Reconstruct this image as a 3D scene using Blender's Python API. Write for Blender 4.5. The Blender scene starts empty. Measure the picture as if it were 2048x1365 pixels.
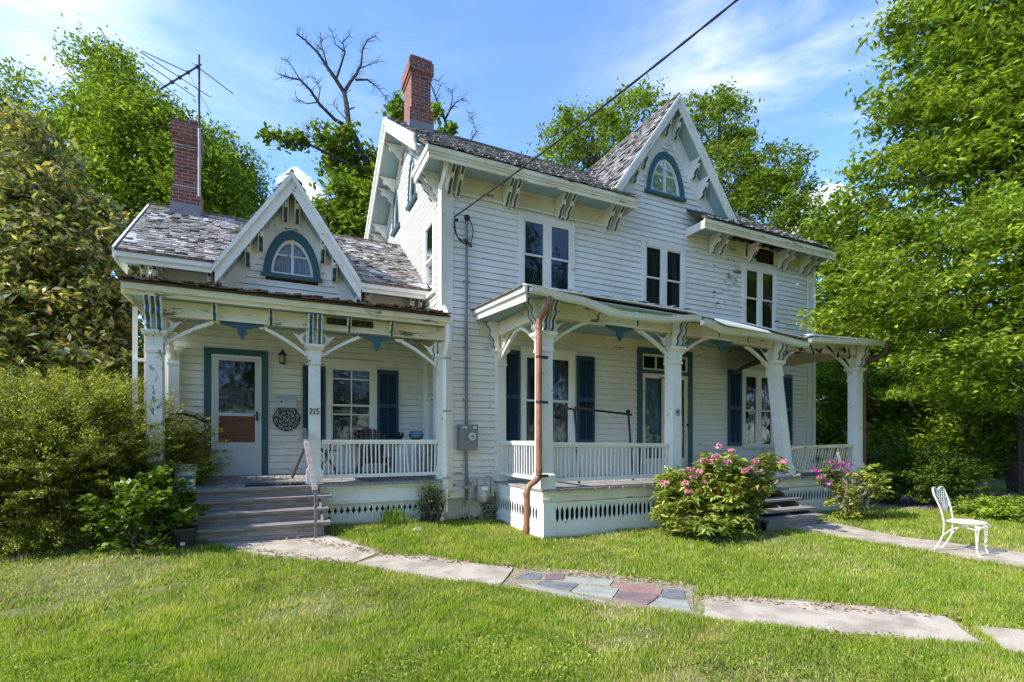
import bpy, math, random
import numpy as np
from mathutils import Vector
R = math.radians
random.seed(7)
sc = bpy.context.scene
COL = sc.collection

# ------------------------------------------------------------------ camera, sky, sun, exposure
TH = R(25.6)
ST, CT = math.sin(TH), math.cos(TH)
cam_d = bpy.data.cameras.new('camera')
cam = bpy.data.objects.new('camera', cam_d); COL.objects.link(cam)
cam.location = (0, 0, 1.6); cam.rotation_euler = (R(90), 0, -TH)
cam_d.sensor_width = 36; cam_d.lens = 36 * 1000 / 2048
cam_d.shift_y = 197.5 / 2048
cam_d.clip_start = 0.05; cam_d.clip_end = 600
sc.camera = cam
sc.view_settings.view_transform = 'Standard'; sc.view_settings.look = 'None'
sc.view_settings.gamma = 1.0; sc.view_settings.exposure = 1.08

def ray(px, py):
    u = (px - 1024) / 1000; v = (880 - py) / 1000
    return Vector((ST + CT * u, CT - ST * u, v))
def at(px, py, t):                 # point at depth t along the view axis
    return Vector((0, 0, 1.6)) + ray(px, py) * t

SUN_AZ = Vector((-1.0, 0.04, 0)).normalized(); SUN_EL = R(40)
sun_dir = Vector((SUN_AZ.x * math.cos(SUN_EL), SUN_AZ.y * math.cos(SUN_EL), math.sin(SUN_EL)))
sl = bpy.data.lights.new('sun', 'SUN'); sl.energy = 3.5; sl.angle = R(0.55); sl.color = (1.0, 0.94, 0.84)
so = bpy.data.objects.new('sun', sl); COL.objects.link(so)
so.rotation_euler = (-sun_dir).to_track_quat('-Z', 'Y').to_euler()

world = bpy.data.worlds.new('World'); sc.world = world; world.use_nodes = True
wn = world.node_tree.nodes; wl = world.node_tree.links; wn.clear()
wo = wn.new('ShaderNodeOutputWorld'); bg = wn.new('ShaderNodeBackground'); bg.inputs[1].default_value = 0.15
sky = wn.new('ShaderNodeTexSky'); sky.sky_type = 'NISHITA'; sky.sun_disc = False
sky.sun_elevation = SUN_EL; sky.sun_rotation = math.atan2(SUN_AZ.x, SUN_AZ.y)
sky.altitude = 0; sky.air_density = 1.0; sky.dust_density = 0.3; sky.ozone_density = 2.6
tc = wn.new('ShaderNodeTexCoord')
def wmath(op, a, b=None, c=None):
    n = wn.new('ShaderNodeMath'); n.operation = op
    for i, x in enumerate((a, b, c)):
        if x is None: continue
        if isinstance(x, (int, float)): n.inputs[i].default_value = x
        else: wl.new(x, n.inputs[i])
    return n.outputs[0]
def wnoise(scale, detail, sx, sy, sz, dist=0.0):
    mp = wn.new('ShaderNodeMapping'); mp.inputs['Scale'].default_value = (sx, sy, sz)
    wl.new(tc.outputs['Generated'], mp.inputs['Vector'])
    n = wn.new('ShaderNodeTexNoise'); n.inputs['Scale'].default_value = scale; n.inputs['Detail'].default_value = detail
    n.inputs['Roughness'].default_value = 0.58; n.inputs['Distortion'].default_value = dist
    wl.new(mp.outputs[0], n.inputs['Vector']); return n.outputs['Fac']
def wblob(px, py, inner, outer):
    d = ray(px, py).normalized()
    vm = wn.new('ShaderNodeVectorMath'); vm.operation = 'DISTANCE'; vm.inputs[1].default_value = d
    nm = wn.new('ShaderNodeVectorMath'); nm.operation = 'NORMALIZE'; wl.new(tc.outputs['Generated'], nm.inputs[0])
    wl.new(nm.outputs[0], vm.inputs[0])
    mr = wn.new('ShaderNodeMapRange'); mr.interpolation_type = 'SMOOTHSTEP'
    mr.inputs[1].default_value = outer; mr.inputs[2].default_value = inner
    wl.new(vm.outputs['Value'], mr.inputs[0]); return mr.outputs[0]
def ramp01(x, lo, hi):
    mr = wn.new('ShaderNodeMapRange'); mr.interpolation_type = 'SMOOTHSTEP'
    mr.inputs[1].default_value = lo; mr.inputs[2].default_value = hi; wl.new(x, mr.inputs[0]); return mr.outputs[0]
n_w = wnoise(1.6, 7, 1.0, 1.0, 3.6, 0.5)       # wisps
n_c = wnoise(9.0, 6, 1.0, 1.0, 1.5, 0.2)       # cumulus
wisp = ramp01(n_w, 0.42, 0.74)
zone = wmath('ADD', wmath('MULTIPLY', wblob(-20, 60, 0.02, 0.28), 0.75), wmath('ADD', wmath('MULTIPLY', wblob(1640, 90, 0.05, 0.40), 0.75), wmath('MULTIPLY', wblob(660, 120, 0.0, 0.3), 0.25)))
m1 = wmath('MULTIPLY', wmath('MULTIPLY', wisp, zone), 1.1)
cum = wmath('MULTIPLY', ramp01(wmath('ADD', n_c, wmath('MULTIPLY', wmath('ADD', wblob(600, 405, 0.0, 0.075), wblob(1650, 425, 0.0, 0.09)), 0.55)), 0.66, 0.80),
            ramp01(wmath('ADD', wblob(600, 405, 0.0, 0.12), wblob(1650, 425, 0.0, 0.14)), 0.02, 0.3))
base = wmath('ADD', 0.0, wmath('MULTIPLY', wisp, 0.07))
msk = wmath('MINIMUM', wmath('ADD', wmath('ADD', m1, cum), base), 0.93)
mx = wn.new('ShaderNodeMix'); mx.data_type = 'RGBA'
tint = wn.new('ShaderNodeMix'); tint.data_type = 'RGBA'; tint.blend_type = 'MULTIPLY'; tint.inputs[0].default_value = 1
wl.new(sky.outputs[0], tint.inputs[6]); tint.inputs[7].default_value = (0.92, 1.10, 1.32, 1)
wl.new(msk, mx.inputs[0]); wl.new(tint.outputs[2], mx.inputs[6]); mx.inputs[7].default_value = (4.9, 5.1, 5.4, 1)
wl.new(mx.outputs[2], bg.inputs[0]); wl.new(bg.outputs[0], wo.inputs[0])

# ------------------------------------------------------------------ materials
MATS = {}
class N:
    def __init__(s, name):
        s.m = bpy.data.materials.new(name); s.m.use_nodes = True; s.t = s.m.node_tree; s.n = s.t.nodes; s.l = s.t.links
        s.n.clear(); s.out = s.n.new('ShaderNodeOutputMaterial'); s.p = s.n.new('ShaderNodeBsdfPrincipled')
        s.l.new(s.p.outputs[0], s.out.inputs[0]); s.tc = s.n.new('ShaderNodeTexCoord'); MATS[name] = s.m
    def noise(s, scale, detail=4, stretch=(1, 1, 1), rough=0.6, dist=0.0):
        mp = s.n.new('ShaderNodeMapping'); mp.inputs['Scale'].default_value = stretch
        s.l.new(s.tc.outputs['Object'], mp.inputs['Vector'])
        n = s.n.new('ShaderNodeTexNoise'); n.inputs['Scale'].default_value = scale; n.inputs['Detail'].default_value = detail
        n.inputs['Roughness'].default_value = rough; n.inputs['Distortion'].default_value = dist
        s.l.new(mp.outputs[0], n.inputs['Vector']); return n.outputs['Fac']
    def island(s):
        g = s.n.new('ShaderNodeNewGeometry'); return g.outputs['Random Per Island']
    def rng(s, x, lo, hi, a=0.0, b=1.0):
        mr = s.n.new('ShaderNodeMapRange'); mr.inputs[1].default_value = lo; mr.inputs[2].default_value = hi
        mr.inputs[3].default_value = a; mr.inputs[4].default_value = b; s.l.new(x, mr.inputs[0]); return mr.outputs[0]
    def math(s, op, a, b):
        n = s.n.new('ShaderNodeMath'); n.operation = op
        for i, x in enumerate((a, b)):
            if isinstance(x, (int, float)): n.inputs[i].default_value = x
            else: s.l.new(x, n.inputs[i])
        return n.outputs[0]
    def mix(s, f, a, b):
        m = s.n.new('ShaderNodeMix'); m.data_type = 'RGBA'
        if isinstance(f, (int, float)): m.inputs[0].default_value = f
        else: s.l.new(f, m.inputs[0])
        for i, x in ((6, a), (7, b)):
            if isinstance(x, tuple): m.inputs[i].default_value = (*x[:3], 1)
            else: s.l.new(x, m.inputs[i])
        return m.outputs[2]
    def ramp(s, x, stops):
        r = s.n.new('ShaderNodeValToRGB'); e = r.color_ramp.elements
        while len(e) < len(stops): e.new(0.5)
        for i, (p, c) in enumerate(stops): e[i].position = p; e[i].color = (*c, 1)
        s.l.new(x, r.inputs[0]); return r.outputs[0]
    def fin(s, col, rough=0.7, bump=None, bstr=0.3, bdist=0.01, metal=0.0, spec=None):
        if isinstance(col, tuple): s.p.inputs['Base Color'].default_value = (*col[:3], 1)
        else: s.l.new(col, s.p.inputs['Base Color'])
        s.p.inputs['Roughness'].default_value = rough; s.p.inputs['Metallic'].default_value = metal
        if spec is not None: s.p.inputs['Specular IOR Level'].default_value = spec
        if bump is not None:
            b = s.n.new('ShaderNodeBump'); b.inputs['Strength'].default_value = bstr; b.inputs['Distance'].default_value = bdist
            s.l.new(bump, b.inputs['Height']); s.l.new(b.outputs[0], s.p.inputs['Normal'])
        return s.m

def painted(name, c, dirt, wood=(0.23, 0.19, 0.15), peel=0.66, pscale=6, stretch=(1, 1, 1), dscale=1.3, rough=0.62, spots=()):
    m = N(name)
    d = m.noise(dscale, 5, (1, 1, 1)); f = m.noise(26, 3, (0.3, 0.3, 1))
    col = m.mix(m.rng(d, 0.35, 0.72), c, dirt)
    col = m.mix(m.rng(f, 0.45, 0.8, 0, 0.35), col, tuple(x * 0.8 for x in dirt))
    ch = m.noise(pscale, 6, stretch, 0.72); big = m.noise(0.9, 3)
    mask = m.math('MULTIPLY', m.rng(ch, peel, peel + 0.02), m.rng(big, 0.42, 0.5))
    for (sx, sy, sz, sr) in spots:      # places where the paint has come off in flakes
        vd = m.n.new('ShaderNodeVectorMath'); vd.operation = 'DISTANCE'; vd.inputs[1].default_value = (sx, sy, sz); m.l.new(m.tc.outputs['Object'], vd.inputs[0])
        near = m.rng(vd.outputs['Value'], sr, sr * .2); fl = m.noise(4.5, 7, (.8, .8, 2.6), .72)
        mask = m.math('MAXIMUM', mask, m.rng(m.math('ADD', fl, m.math('MULTIPLY', near, .12)), .665, .675))
    col = m.mix(mask, col, wood)
    return m.fin(col, rough, m.math('ADD', m.math('MULTIPLY', f, 0.5), m.math('MULTIPLY', mask, -1.0)), 0.35, 0.004)
painted('siding_paint', (0.84, 0.81, 0.74), (0.73, 0.69, 0.60), peel=0.665, pscale=7, stretch=(0.6, 0.6, 1.8), spots=((10.4, 9, 5.6, .9), (10.0, 9, 5.2, .6), (3.0, 9, .75, .6)))
painted('white_trim', (0.85, 0.82, 0.75), (0.72, 0.68, 0.58), peel=0.65, pscale=6)
painted('cream_trim', (0.86, 0.78, 0.58), (0.66, 0.56, 0.34), wood=(0.20, 0.14, 0.09), peel=0.60, pscale=4.5, stretch=(0.35, 0.5, 1.8))  # warm lawn bounce light put into the trim colour; peeling is wear
painted('peeling_post', (0.83, 0.80, 0.73), (0.66, 0.63, 0.55), wood=(0.13, 0.11, 0.09), peel=0.575, pscale=8, stretch=(1.6, 1.6, 0.8))
painted('teal_trim', (0.024, 0.092, 0.120), (0.035, 0.11, 0.13), wood=(0.12, 0.14, 0.13), peel=0.72, rough=0.5)
painted('blue_shutter', (0.010, 0.046, 0.09), (0.015, 0.058, 0.095), wood=(0.06, 0.09, 0.10), peel=0.74, rough=0.45)
painted('soffit_blue', (0.30, 0.43, 0.46), (0.25, 0.36, 0.37), wood=(0.16, 0.13, 0.10), peel=0.70)
painted('foundation', (0.62, 0.58, 0.51), (0.40, 0.36, 0.30), wood=(0.25, 0.20, 0.16), peel=0.60, pscale=5)

m = N('shingle'); isl = m.island(); n1 = m.noise(30, 4, (1, 1, 1)); pt = m.noise(1.1, 3)
c = m.ramp(isl, [(0.0, (0.21, 0.195, 0.185)), (0.3, (0.30, 0.28, 0.265)), (0.6, (0.37, 0.35, 0.33)), (0.84, (0.44, 0.42, 0.40)), (0.93, (0.5, 0.49, 0.47)), (1.0, (0.62, 0.61, 0.6))])
c = m.mix(m.rng(n1, 0.4, 0.75, 0, 0.6), c, (0.07, 0.06, 0.055)); c = m.mix(m.rng(pt, 0.5, 0.7, 0, 0.4), c, (0.10, 0.09, 0.075))
m.fin(c, 0.92, n1, 0.6, 0.01)
m = N('wing_shingle'); isl = m.island(); n1 = m.noise(26, 5, (1, 1, 1)); pt = m.noise(1.7, 3)
c = m.ramp(isl, [(0.0, (0.27, 0.245, 0.225)), (0.5, (0.35, 0.32, 0.295)), (1.0, (0.43, 0.40, 0.37))])
wh = m.math('MULTIPLY', m.rng(isl, 0.55, 0.62), m.rng(pt, 0.50, 0.56)); c = m.mix(wh, c, (0.68, 0.67, 0.66))
c = m.mix(m.rng(n1, 0.5, 0.75, 0, 0.5), c, (0.14, 0.12, 0.10)); m.fin(c, 0.92, n1, 0.6, 0.01)
m = N('roof_deck'); m.fin(m.mix(m.noise(9, 4), (0.05, 0.035, 0.025), (0.12, 0.09, 0.065)), 0.95)
m = N('roof_edge'); e = m.noise(18, 5, (1, 1, 1)); m.fin(m.ramp(e, [(0.3, (0.05, 0.035, 0.025)), (0.5, (0.16, 0.11, 0.07)), (0.68, (0.34, 0.27, 0.20))]), 0.95, e, 0.8, 0.02)
m = N('rotten_wood'); e = m.noise(14, 6, (1, 1, 2.5)); m.fin(m.ramp(e, [(0.3, (0.012, 0.009, 0.007)), (0.52, (0.06, 0.035, 0.02)), (0.7, (0.20, 0.13, 0.08))]), 0.95, e, 0.9, 0.03)
m = N('grey_wood'); e = m.noise(9, 6, (0.35, 5, 5), 0.7); m.fin(m.ramp(e, [(0.28, (0.10, 0.085, 0.075)), (0.5, (0.24, 0.205, 0.185)), (0.72, (0.42, 0.38, 0.35))]), 0.85, e, 0.5, 0.006)
m = N('floor_wood'); e = m.noise(7, 6, (4, 0.5, 4), 0.7); m.fin(m.ramp(e, [(0.3, (0.12, 0.10, 0.09)), (0.5, (0.30, 0.27, 0.25)), (0.7, (0.48, 0.46, 0.44))]), 0.85, e, 0.5, 0.006)
m = N('plywood'); e = m.noise(3.0, 5, (1, 1, 6), 0.6, 1.6); m.fin(m.ramp(e, [(0.36, (0.06, 0.018, 0.010)), (0.5, (0.21, 0.065, 0.026)), (0.62, (0.09, 0.026, 0.012))]), 0.5)
m = N('dark_inside'); m.fin(m.mix(m.noise(3, 3), (0.010, 0.011, 0.012), (0.03, 0.03, 0.03)), 0.9)  # near-black that paints shade into the spaces behind openings
m = N('curtain'); e = m.noise(5, 3, (14, 14, 0.6)); m.fin(m.mix(m.rng(e, 0.35, 0.65), (0.20, 0.19, 0.17), (0.06, 0.06, 0.055)), 0.9)
m = N('lace_curtain'); e = m.noise(6, 3, (12, 12, 0.6)); m.fin(m.mix(m.rng(e, 0.35, 0.62), (0.55, 0.60, 0.75), (0.10, 0.12, 0.24)), 0.9)
# glass: a clear sheet that mirrors
m = N('window_glass'); gl = m.n.new('ShaderNodeBsdfGlossy'); gl.inputs['Roughness'].default_value = 0.07; gl.inputs[0].default_value = (0.85, 0.9, 0.95, 1)
tr = m.n.new('ShaderNodeBsdfTransparent'); tr.inputs[0].default_value = (0.80, 0.84, 0.84, 1)
fr = m.n.new('ShaderNodeFresnel'); fr.inputs[0].default_value = 1.65
wv = m.n.new('ShaderNodeBump'); wv.inputs['Strength'].default_value = 0.22; wv.inputs['Distance'].default_value = 0.05; m.l.new(m.noise(2.2, 2), wv.inputs['Height']); m.l.new(wv.outputs[0], gl.inputs['Normal'])
ms = m.n.new('ShaderNodeMixShader'); m.l.new(m.math('MULTIPLY', fr.outputs[0], 1.25), ms.inputs[0]); m.l.new(tr.outputs[0], ms.inputs[1]); m.l.new(gl.outputs[0], ms.inputs[2]); m.l.new(ms.outputs[0], m.out.inputs[0])

def brick(name, uvx=True):
    m = N(name); sp = m.n.new('ShaderNodeSeparateXYZ'); m.l.new(m.tc.outputs['Object'], sp.inputs[0])
    cb = m.n.new('ShaderNodeCombineXYZ'); m.l.new(m.math('ADD', sp.outputs[0], sp.outputs[1]), cb.inputs[0]); m.l.new(sp.outputs[2], cb.inputs[1])
    b = m.n.new('ShaderNodeTexBrick'); m.l.new(cb.outputs[0], b.inputs['Vector'])
    b.inputs['Color1'].default_value = (0.24, 0.062, 0.042, 1); b.inputs['Color2'].default_value = (0.12, 0.036, 0.03, 1); b.inputs['Mortar'].default_value = (0.34, 0.26, 0.20, 1)
    b.inputs['Scale'].default_value = 1; b.inputs['Mortar Size'].default_value = 0.007; b.inputs['Brick Width'].default_value = 0.205; b.inputs['Row Height'].default_value = 0.072; b.inputs['Bias'].default_value = -0.1
    e = m.noise(20, 4); c = m.mix(m.rng(e, 0.5, 0.8, 0, 0.6), b.outputs[0], (0.12, 0.06, 0.045))
    inv = m.math('SUBTRACT', 1.0, b.outputs['Fac'])
    m.fin(c, 0.9, m.math('ADD', inv, m.math('MULTIPLY', e, 0.4)), 0.7, 0.01)
brick('chimney_brick')
m = N('lead_flashing'); e = m.noise(6, 4); m.fin(m.mix(e, (0.13, 0.13, 0.15), (0.26, 0.26, 0.28)), 0.7, e, 0.4, 0.01)
m = N('dark_metal'); m.fin(m.mix(m.noise(30, 2), (0.02, 0.02, 0.022), (0.05, 0.04, 0.035)), 0.5, metal=0.3)
m = N('galvanized'); m.fin(m.mix(m.noise(8, 3), (0.42, 0.42, 0.42), (0.26, 0.25, 0.24)), 0.5, metal=0.4)
m = N('meter_grey'); m.fin(m.mix(m.noise(5, 3), (0.17, 0.18, 0.19), (0.22, 0.22, 0.23)), 0.5)
m = N('copper_pvc'); m.fin(m.mix(m.rng(m.noise(5, 6, (1, 1, .5), .7), .38, .62), (0.40, 0.175, 0.09), (0.20, 0.09, 0.055)), 0.45)
m = N('rust_pipe'); m.fin(m.mix(m.noise(6, 4), (0.20, 0.075, 0.04), (0.10, 0.04, 0.025)), 0.6)
m = N('aluminium_gutter'); m.fin(m.mix(m.noise(5, 4, (0.4, 1, 2)), (0.80, 0.80, 0.76), (0.60, 0.60, 0.52)), 0.45)
m = N('iron_white'); e = m.noise(34, 5, (1, 1, 1), .7); m.fin(m.mix(m.rng(e, 0.60, 0.64), m.mix(m.noise(9, 3), (0.76, 0.75, 0.72), (0.60, 0.58, 0.53)), (0.26, 0.13, 0.07)), 0.5)
m = N('black_plastic'); m.fin((0.02, 0.02, 0.022), 0.5)
m = N('bucket_plastic'); m.fin(m.mix(m.noise(9, 2), (0.55, 0.58, 0.62), (0.42, 0.46, 0.5)), 0.4)
m = N('label_blue'); m.fin((0.03, 0.11, 0.32), 0.5)
m = N('blue_glaze'); m.fin(m.mix(m.noise(6, 2), (0.08, 0.16, 0.20), (0.14, 0.22, 0.25)), 0.2)
m = N('red_wood'); m.fin(m.mix(m.noise(6, 5, (5, 1, 1)), (0.20, 0.075, 0.04), (0.11, 0.05, 0.035)), 0.6)
m = N('chair_brown'); m.fin(m.mix(m.noise(9, 5, (5, 5, 1)), (0.13, 0.085, 0.065), (0.06, 0.04, 0.035)), 0.7)
m = N('lamp_glass'); m.fin((0.45, 0.36, 0.12), 0.2)
m = N('dial_glass'); m.fin((0.55, 0.56, 0.54), 0.25)
m = N('panel_white'); m.fin((0.55, 0.58, 0.62), 0.5)
m = N('door_teal'); m.fin(m.mix(m.noise(4, 4), (0.04, 0.20, 0.28), (0.03, 0.15, 0.22)), 0.5)
m = N('medallion_iron'); e = m.noise(55, 2, rough=0.4); m.fin(m.mix(m.rng(e, 0.48, 0.52), (0.02, 0.022, 0.03), (0.45, 0.45, 0.45)), 0.5)
m = N('mat_fibre'); v = m.n.new('ShaderNodeTexVoronoi'); v.inputs['Scale'].default_value = 16; m.l.new(m.tc.outputs['Object'], v.inputs['Vector'])
m.fin(m.mix(m.rng(v.outputs['Distance'], 0.3, 0.4), (0.30, 0.28, 0.27), (0.04, 0.035, 0.035)), 0.95)
m = N('bark'); e = m.noise(9, 6, (3, 3, 0.7)); m.fin(m.ramp(e, [(0.3, (0.035, 0.028, 0.022)), (0.55, (0.12, 0.10, 0.085)), (0.75, (0.24, 0.21, 0.18))]), 0.95, e, 0.9, 0.03)
m = N('dead_wood'); e = m.noise(9, 6, (3, 3, 0.7)); m.fin(m.ramp(e, [(0.3, (0.02, 0.017, 0.014)), (0.55, (0.06, 0.05, 0.042)), (0.75, (0.12, 0.10, 0.09))]), 0.95, e, 0.9, 0.03)
m = N('pale_bark'); e = m.noise(9, 6, (3, 3, 0.7)); m.fin(m.ramp(e, [(0.3, (0.14, 0.11, 0.09)), (0.55, (0.30, 0.25, 0.20)), (0.75, (0.46, 0.40, 0.34))]), 0.95, e, 0.9, 0.02)
m = N('concrete'); e = m.noise(3.0, 6); f = m.noise(60, 3); c = m.mix(m.rng(e, 0.40, 0.62), (0.50, 0.43, 0.34), (0.33, 0.275, 0.21)); c = m.mix(m.rng(f, 0.5, 0.75, 0, 0.5), c, (0.18, 0.16, 0.14)); m.fin(c, 0.92, f, 0.5, 0.006)
m = N('soil'); e = m.noise(16, 6); m.fin(m.ramp(e, [(0.3, (0.07, 0.05, 0.033)), (0.6, (0.22, 0.165, 0.11)), (0.8, (0.42, 0.34, 0.25))]), 0.98, e, 0.8, 0.02)
m = N('straw'); e = m.noise(34, 6, (1, 1, 1), .75); m.fin(m.ramp(e, [(0.3, (0.10, 0.08, 0.045)), (0.55, (0.36, 0.30, 0.19)), (0.75, (0.62, 0.54, 0.38))]), 0.98, e, 0.9, 0.02)
m = N('gravel'); e = m.noise(22, 6); m.fin(m.ramp(e, [(0.3, (0.15, 0.11, 0.10)), (0.6, (0.36, 0.29, 0.26)), (0.8, (0.55, 0.47, 0.43))]), 0.98, e, 0.8, 0.02)
for nm, ca, cb in (('slate_blue', (0.10, 0.11, 0.125), (0.22, 0.225, 0.23)), ('slate_green', (0.25, 0.27, 0.24), (0.37, 0.37, 0.32)), ('slate_red', (0.25, 0.13, 0.11), (0.35, 0.22, 0.19)), ('slate_plum', (0.16, 0.10, 0.105), (0.25, 0.17, 0.17))):
    m = N(nm); e = m.noise(7, 6); m.fin(m.mix(m.rng(e, 0.3, 0.7), ca, cb), 0.75, e, 0.5, 0.01)

# lawn ground and grass: same patch pattern
def lawn_col(m, ga, gb, gy):
    p = m.noise(0.75, 5, rough=0.62, dist=0.4); q = m.noise(3.2, 4); 
    c = m.mix(m.rng(q, 0.40, 0.60), ga, gb)
    k = m.noise(2.2, 6, (1, 1, 1), 0.7, 0.8)
    c = m.mix(m.math('MULTIPLY', m.rng(p, 0.42, 0.6, 0.25, 1.0), m.rng(k, 0.47, 0.62, 0, 0.85)), c, gy)
    return c, p
m = N('lawn_ground'); c, p = lawn_col(m, (0.10, 0.12, 0.025), (0.15, 0.16, 0.035), (0.34, 0.28, 0.13)); e = m.noise(30, 5)
c = m.mix(m.rng(e, 0.55, 0.75, 0, 0.7), c, (0.30, 0.24, 0.15)); m.fin(c, 0.98, e, 0.8, 0.02)
def leafmat(name, stops, trans=0.35, rough=0.45, lawn=False, spec=0.35):
    m = N(name)
    if lawn:
        c, p = lawn_col(m, (0.16, 0.26, 0.022), (0.28, 0.37, 0.032), (0.50, 0.45, 0.13))
        hi = m.noise(90, 1); isl = m.island(); c = m.mix(m.rng(isl, 0.0, 1.0, 0, 0.55), c, (0.30, 0.42, 0.035)); c = m.mix(m.rng(isl, 0.90, 0.93), c, (0.50, 0.43, 0.20))
    else:
        c = m.ramp(m.island(), stops); big = m.noise(1.5, 3); dk = m.n.new('ShaderNodeHueSaturation'); m.l.new(c, dk.inputs['Color']); m.l.new(m.rng(big, 0.34, 0.66, 0.60, 1.35), dk.inputs['Value']); c = dk.outputs[0]
    m.fin(c, rough, spec=spec)
    t = m.n.new('ShaderNodeBsdfTranslucent')
    br = m.n.new('ShaderNodeMix'); br.data_type = 'RGBA'; br.blend_type = 'MULTIPLY'; br.inputs[0].default_value = 1; m.l.new(c, br.inputs[6]); br.inputs[7].default_value = (1.5, 1.55, 0.6, 1); m.l.new(br.outputs[2], t.inputs[0])
    ms = m.n.new('ShaderNodeMixShader'); ms.inputs[0].default_value = trans
    m.l.new(m.p.outputs[0], ms.inputs[1]); m.l.new(t.outputs[0], ms.inputs[2]); m.l.new(ms.outputs[0], m.out.inputs[0])
leafmat('grass_blade', None, 0.40, 0.5, lawn=True)
leafmat('straw_blade', [(0, (0.30, 0.24, 0.10)), (0.6, (0.50, 0.44, 0.20)), (1, (0.66, 0.58, 0.34))], 0.3, 0.6)
leafmat('leaf_ash', [(0, (0.07, 0.12, 0.014)), (0.5, (0.16, 0.23, 0.024)), (1, (0.30, 0.36, 0.045))], 0.38)
leafmat('leaf_bright', [(0, (0.09, 0.15, 0.016)), (0.5, (0.20, 0.285, 0.028)), (1, (0.38, 0.44, 0.06))], 0.40)
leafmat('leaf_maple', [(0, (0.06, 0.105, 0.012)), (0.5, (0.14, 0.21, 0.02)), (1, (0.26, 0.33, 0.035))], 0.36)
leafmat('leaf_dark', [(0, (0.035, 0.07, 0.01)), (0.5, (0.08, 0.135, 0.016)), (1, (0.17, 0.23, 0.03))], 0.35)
leafmat('leaf_magnolia', [(0, (0.08, 0.12, 0.035)), (0.4, (0.20, 0.22, 0.07)), (0.7, (0.36, 0.33, 0.12)), (0.92, (0.56, 0.50, 0.18)), (0.98, (0.42, 0.25, 0.09)), (1, (0.36, 0.14, 0.06))], 0.3, 0.22, spec=1.0)
leafmat('leaf_yew', [(0, (0.08, 0.11, 0.016)), (0.4, (0.20, 0.23, 0.035)), (0.75, (0.34, 0.34, 0.055)), (1, (0.46, 0.43, 0.09))], 0.35)
leafmat('leaf_rhodo', [(0, (0.09, 0.15, 0.025)), (0.5, (0.24, 0.31, 0.05)), (0.85, (0.44, 0.46, 0.10)), (0.97, (0.42, 0.36, 0.10)), (1, (0.35, 0.16, 0.06))], 0.25, 0.35, spec=0.5)
leafmat('petal_pink', [(0, (0.55, 0.16, 0.33)), (0.5, (0.70, 0.30, 0.45)), (1, (0.84, 0.52, 0.62))], 0.3)
leafmat('petal_magenta', [(0, (0.36, 0.06, 0.30)), (0.5, (0.50, 0.12, 0.42)), (1, (0.62, 0.25, 0.55))], 0.3)
leafmat('fallen_leaf', [(0, (0.20, 0.10, 0.05)), (0.5, (0.34, 0.22, 0.12)), (1, (0.5, 0.38, 0.25))], 0.1)

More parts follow.
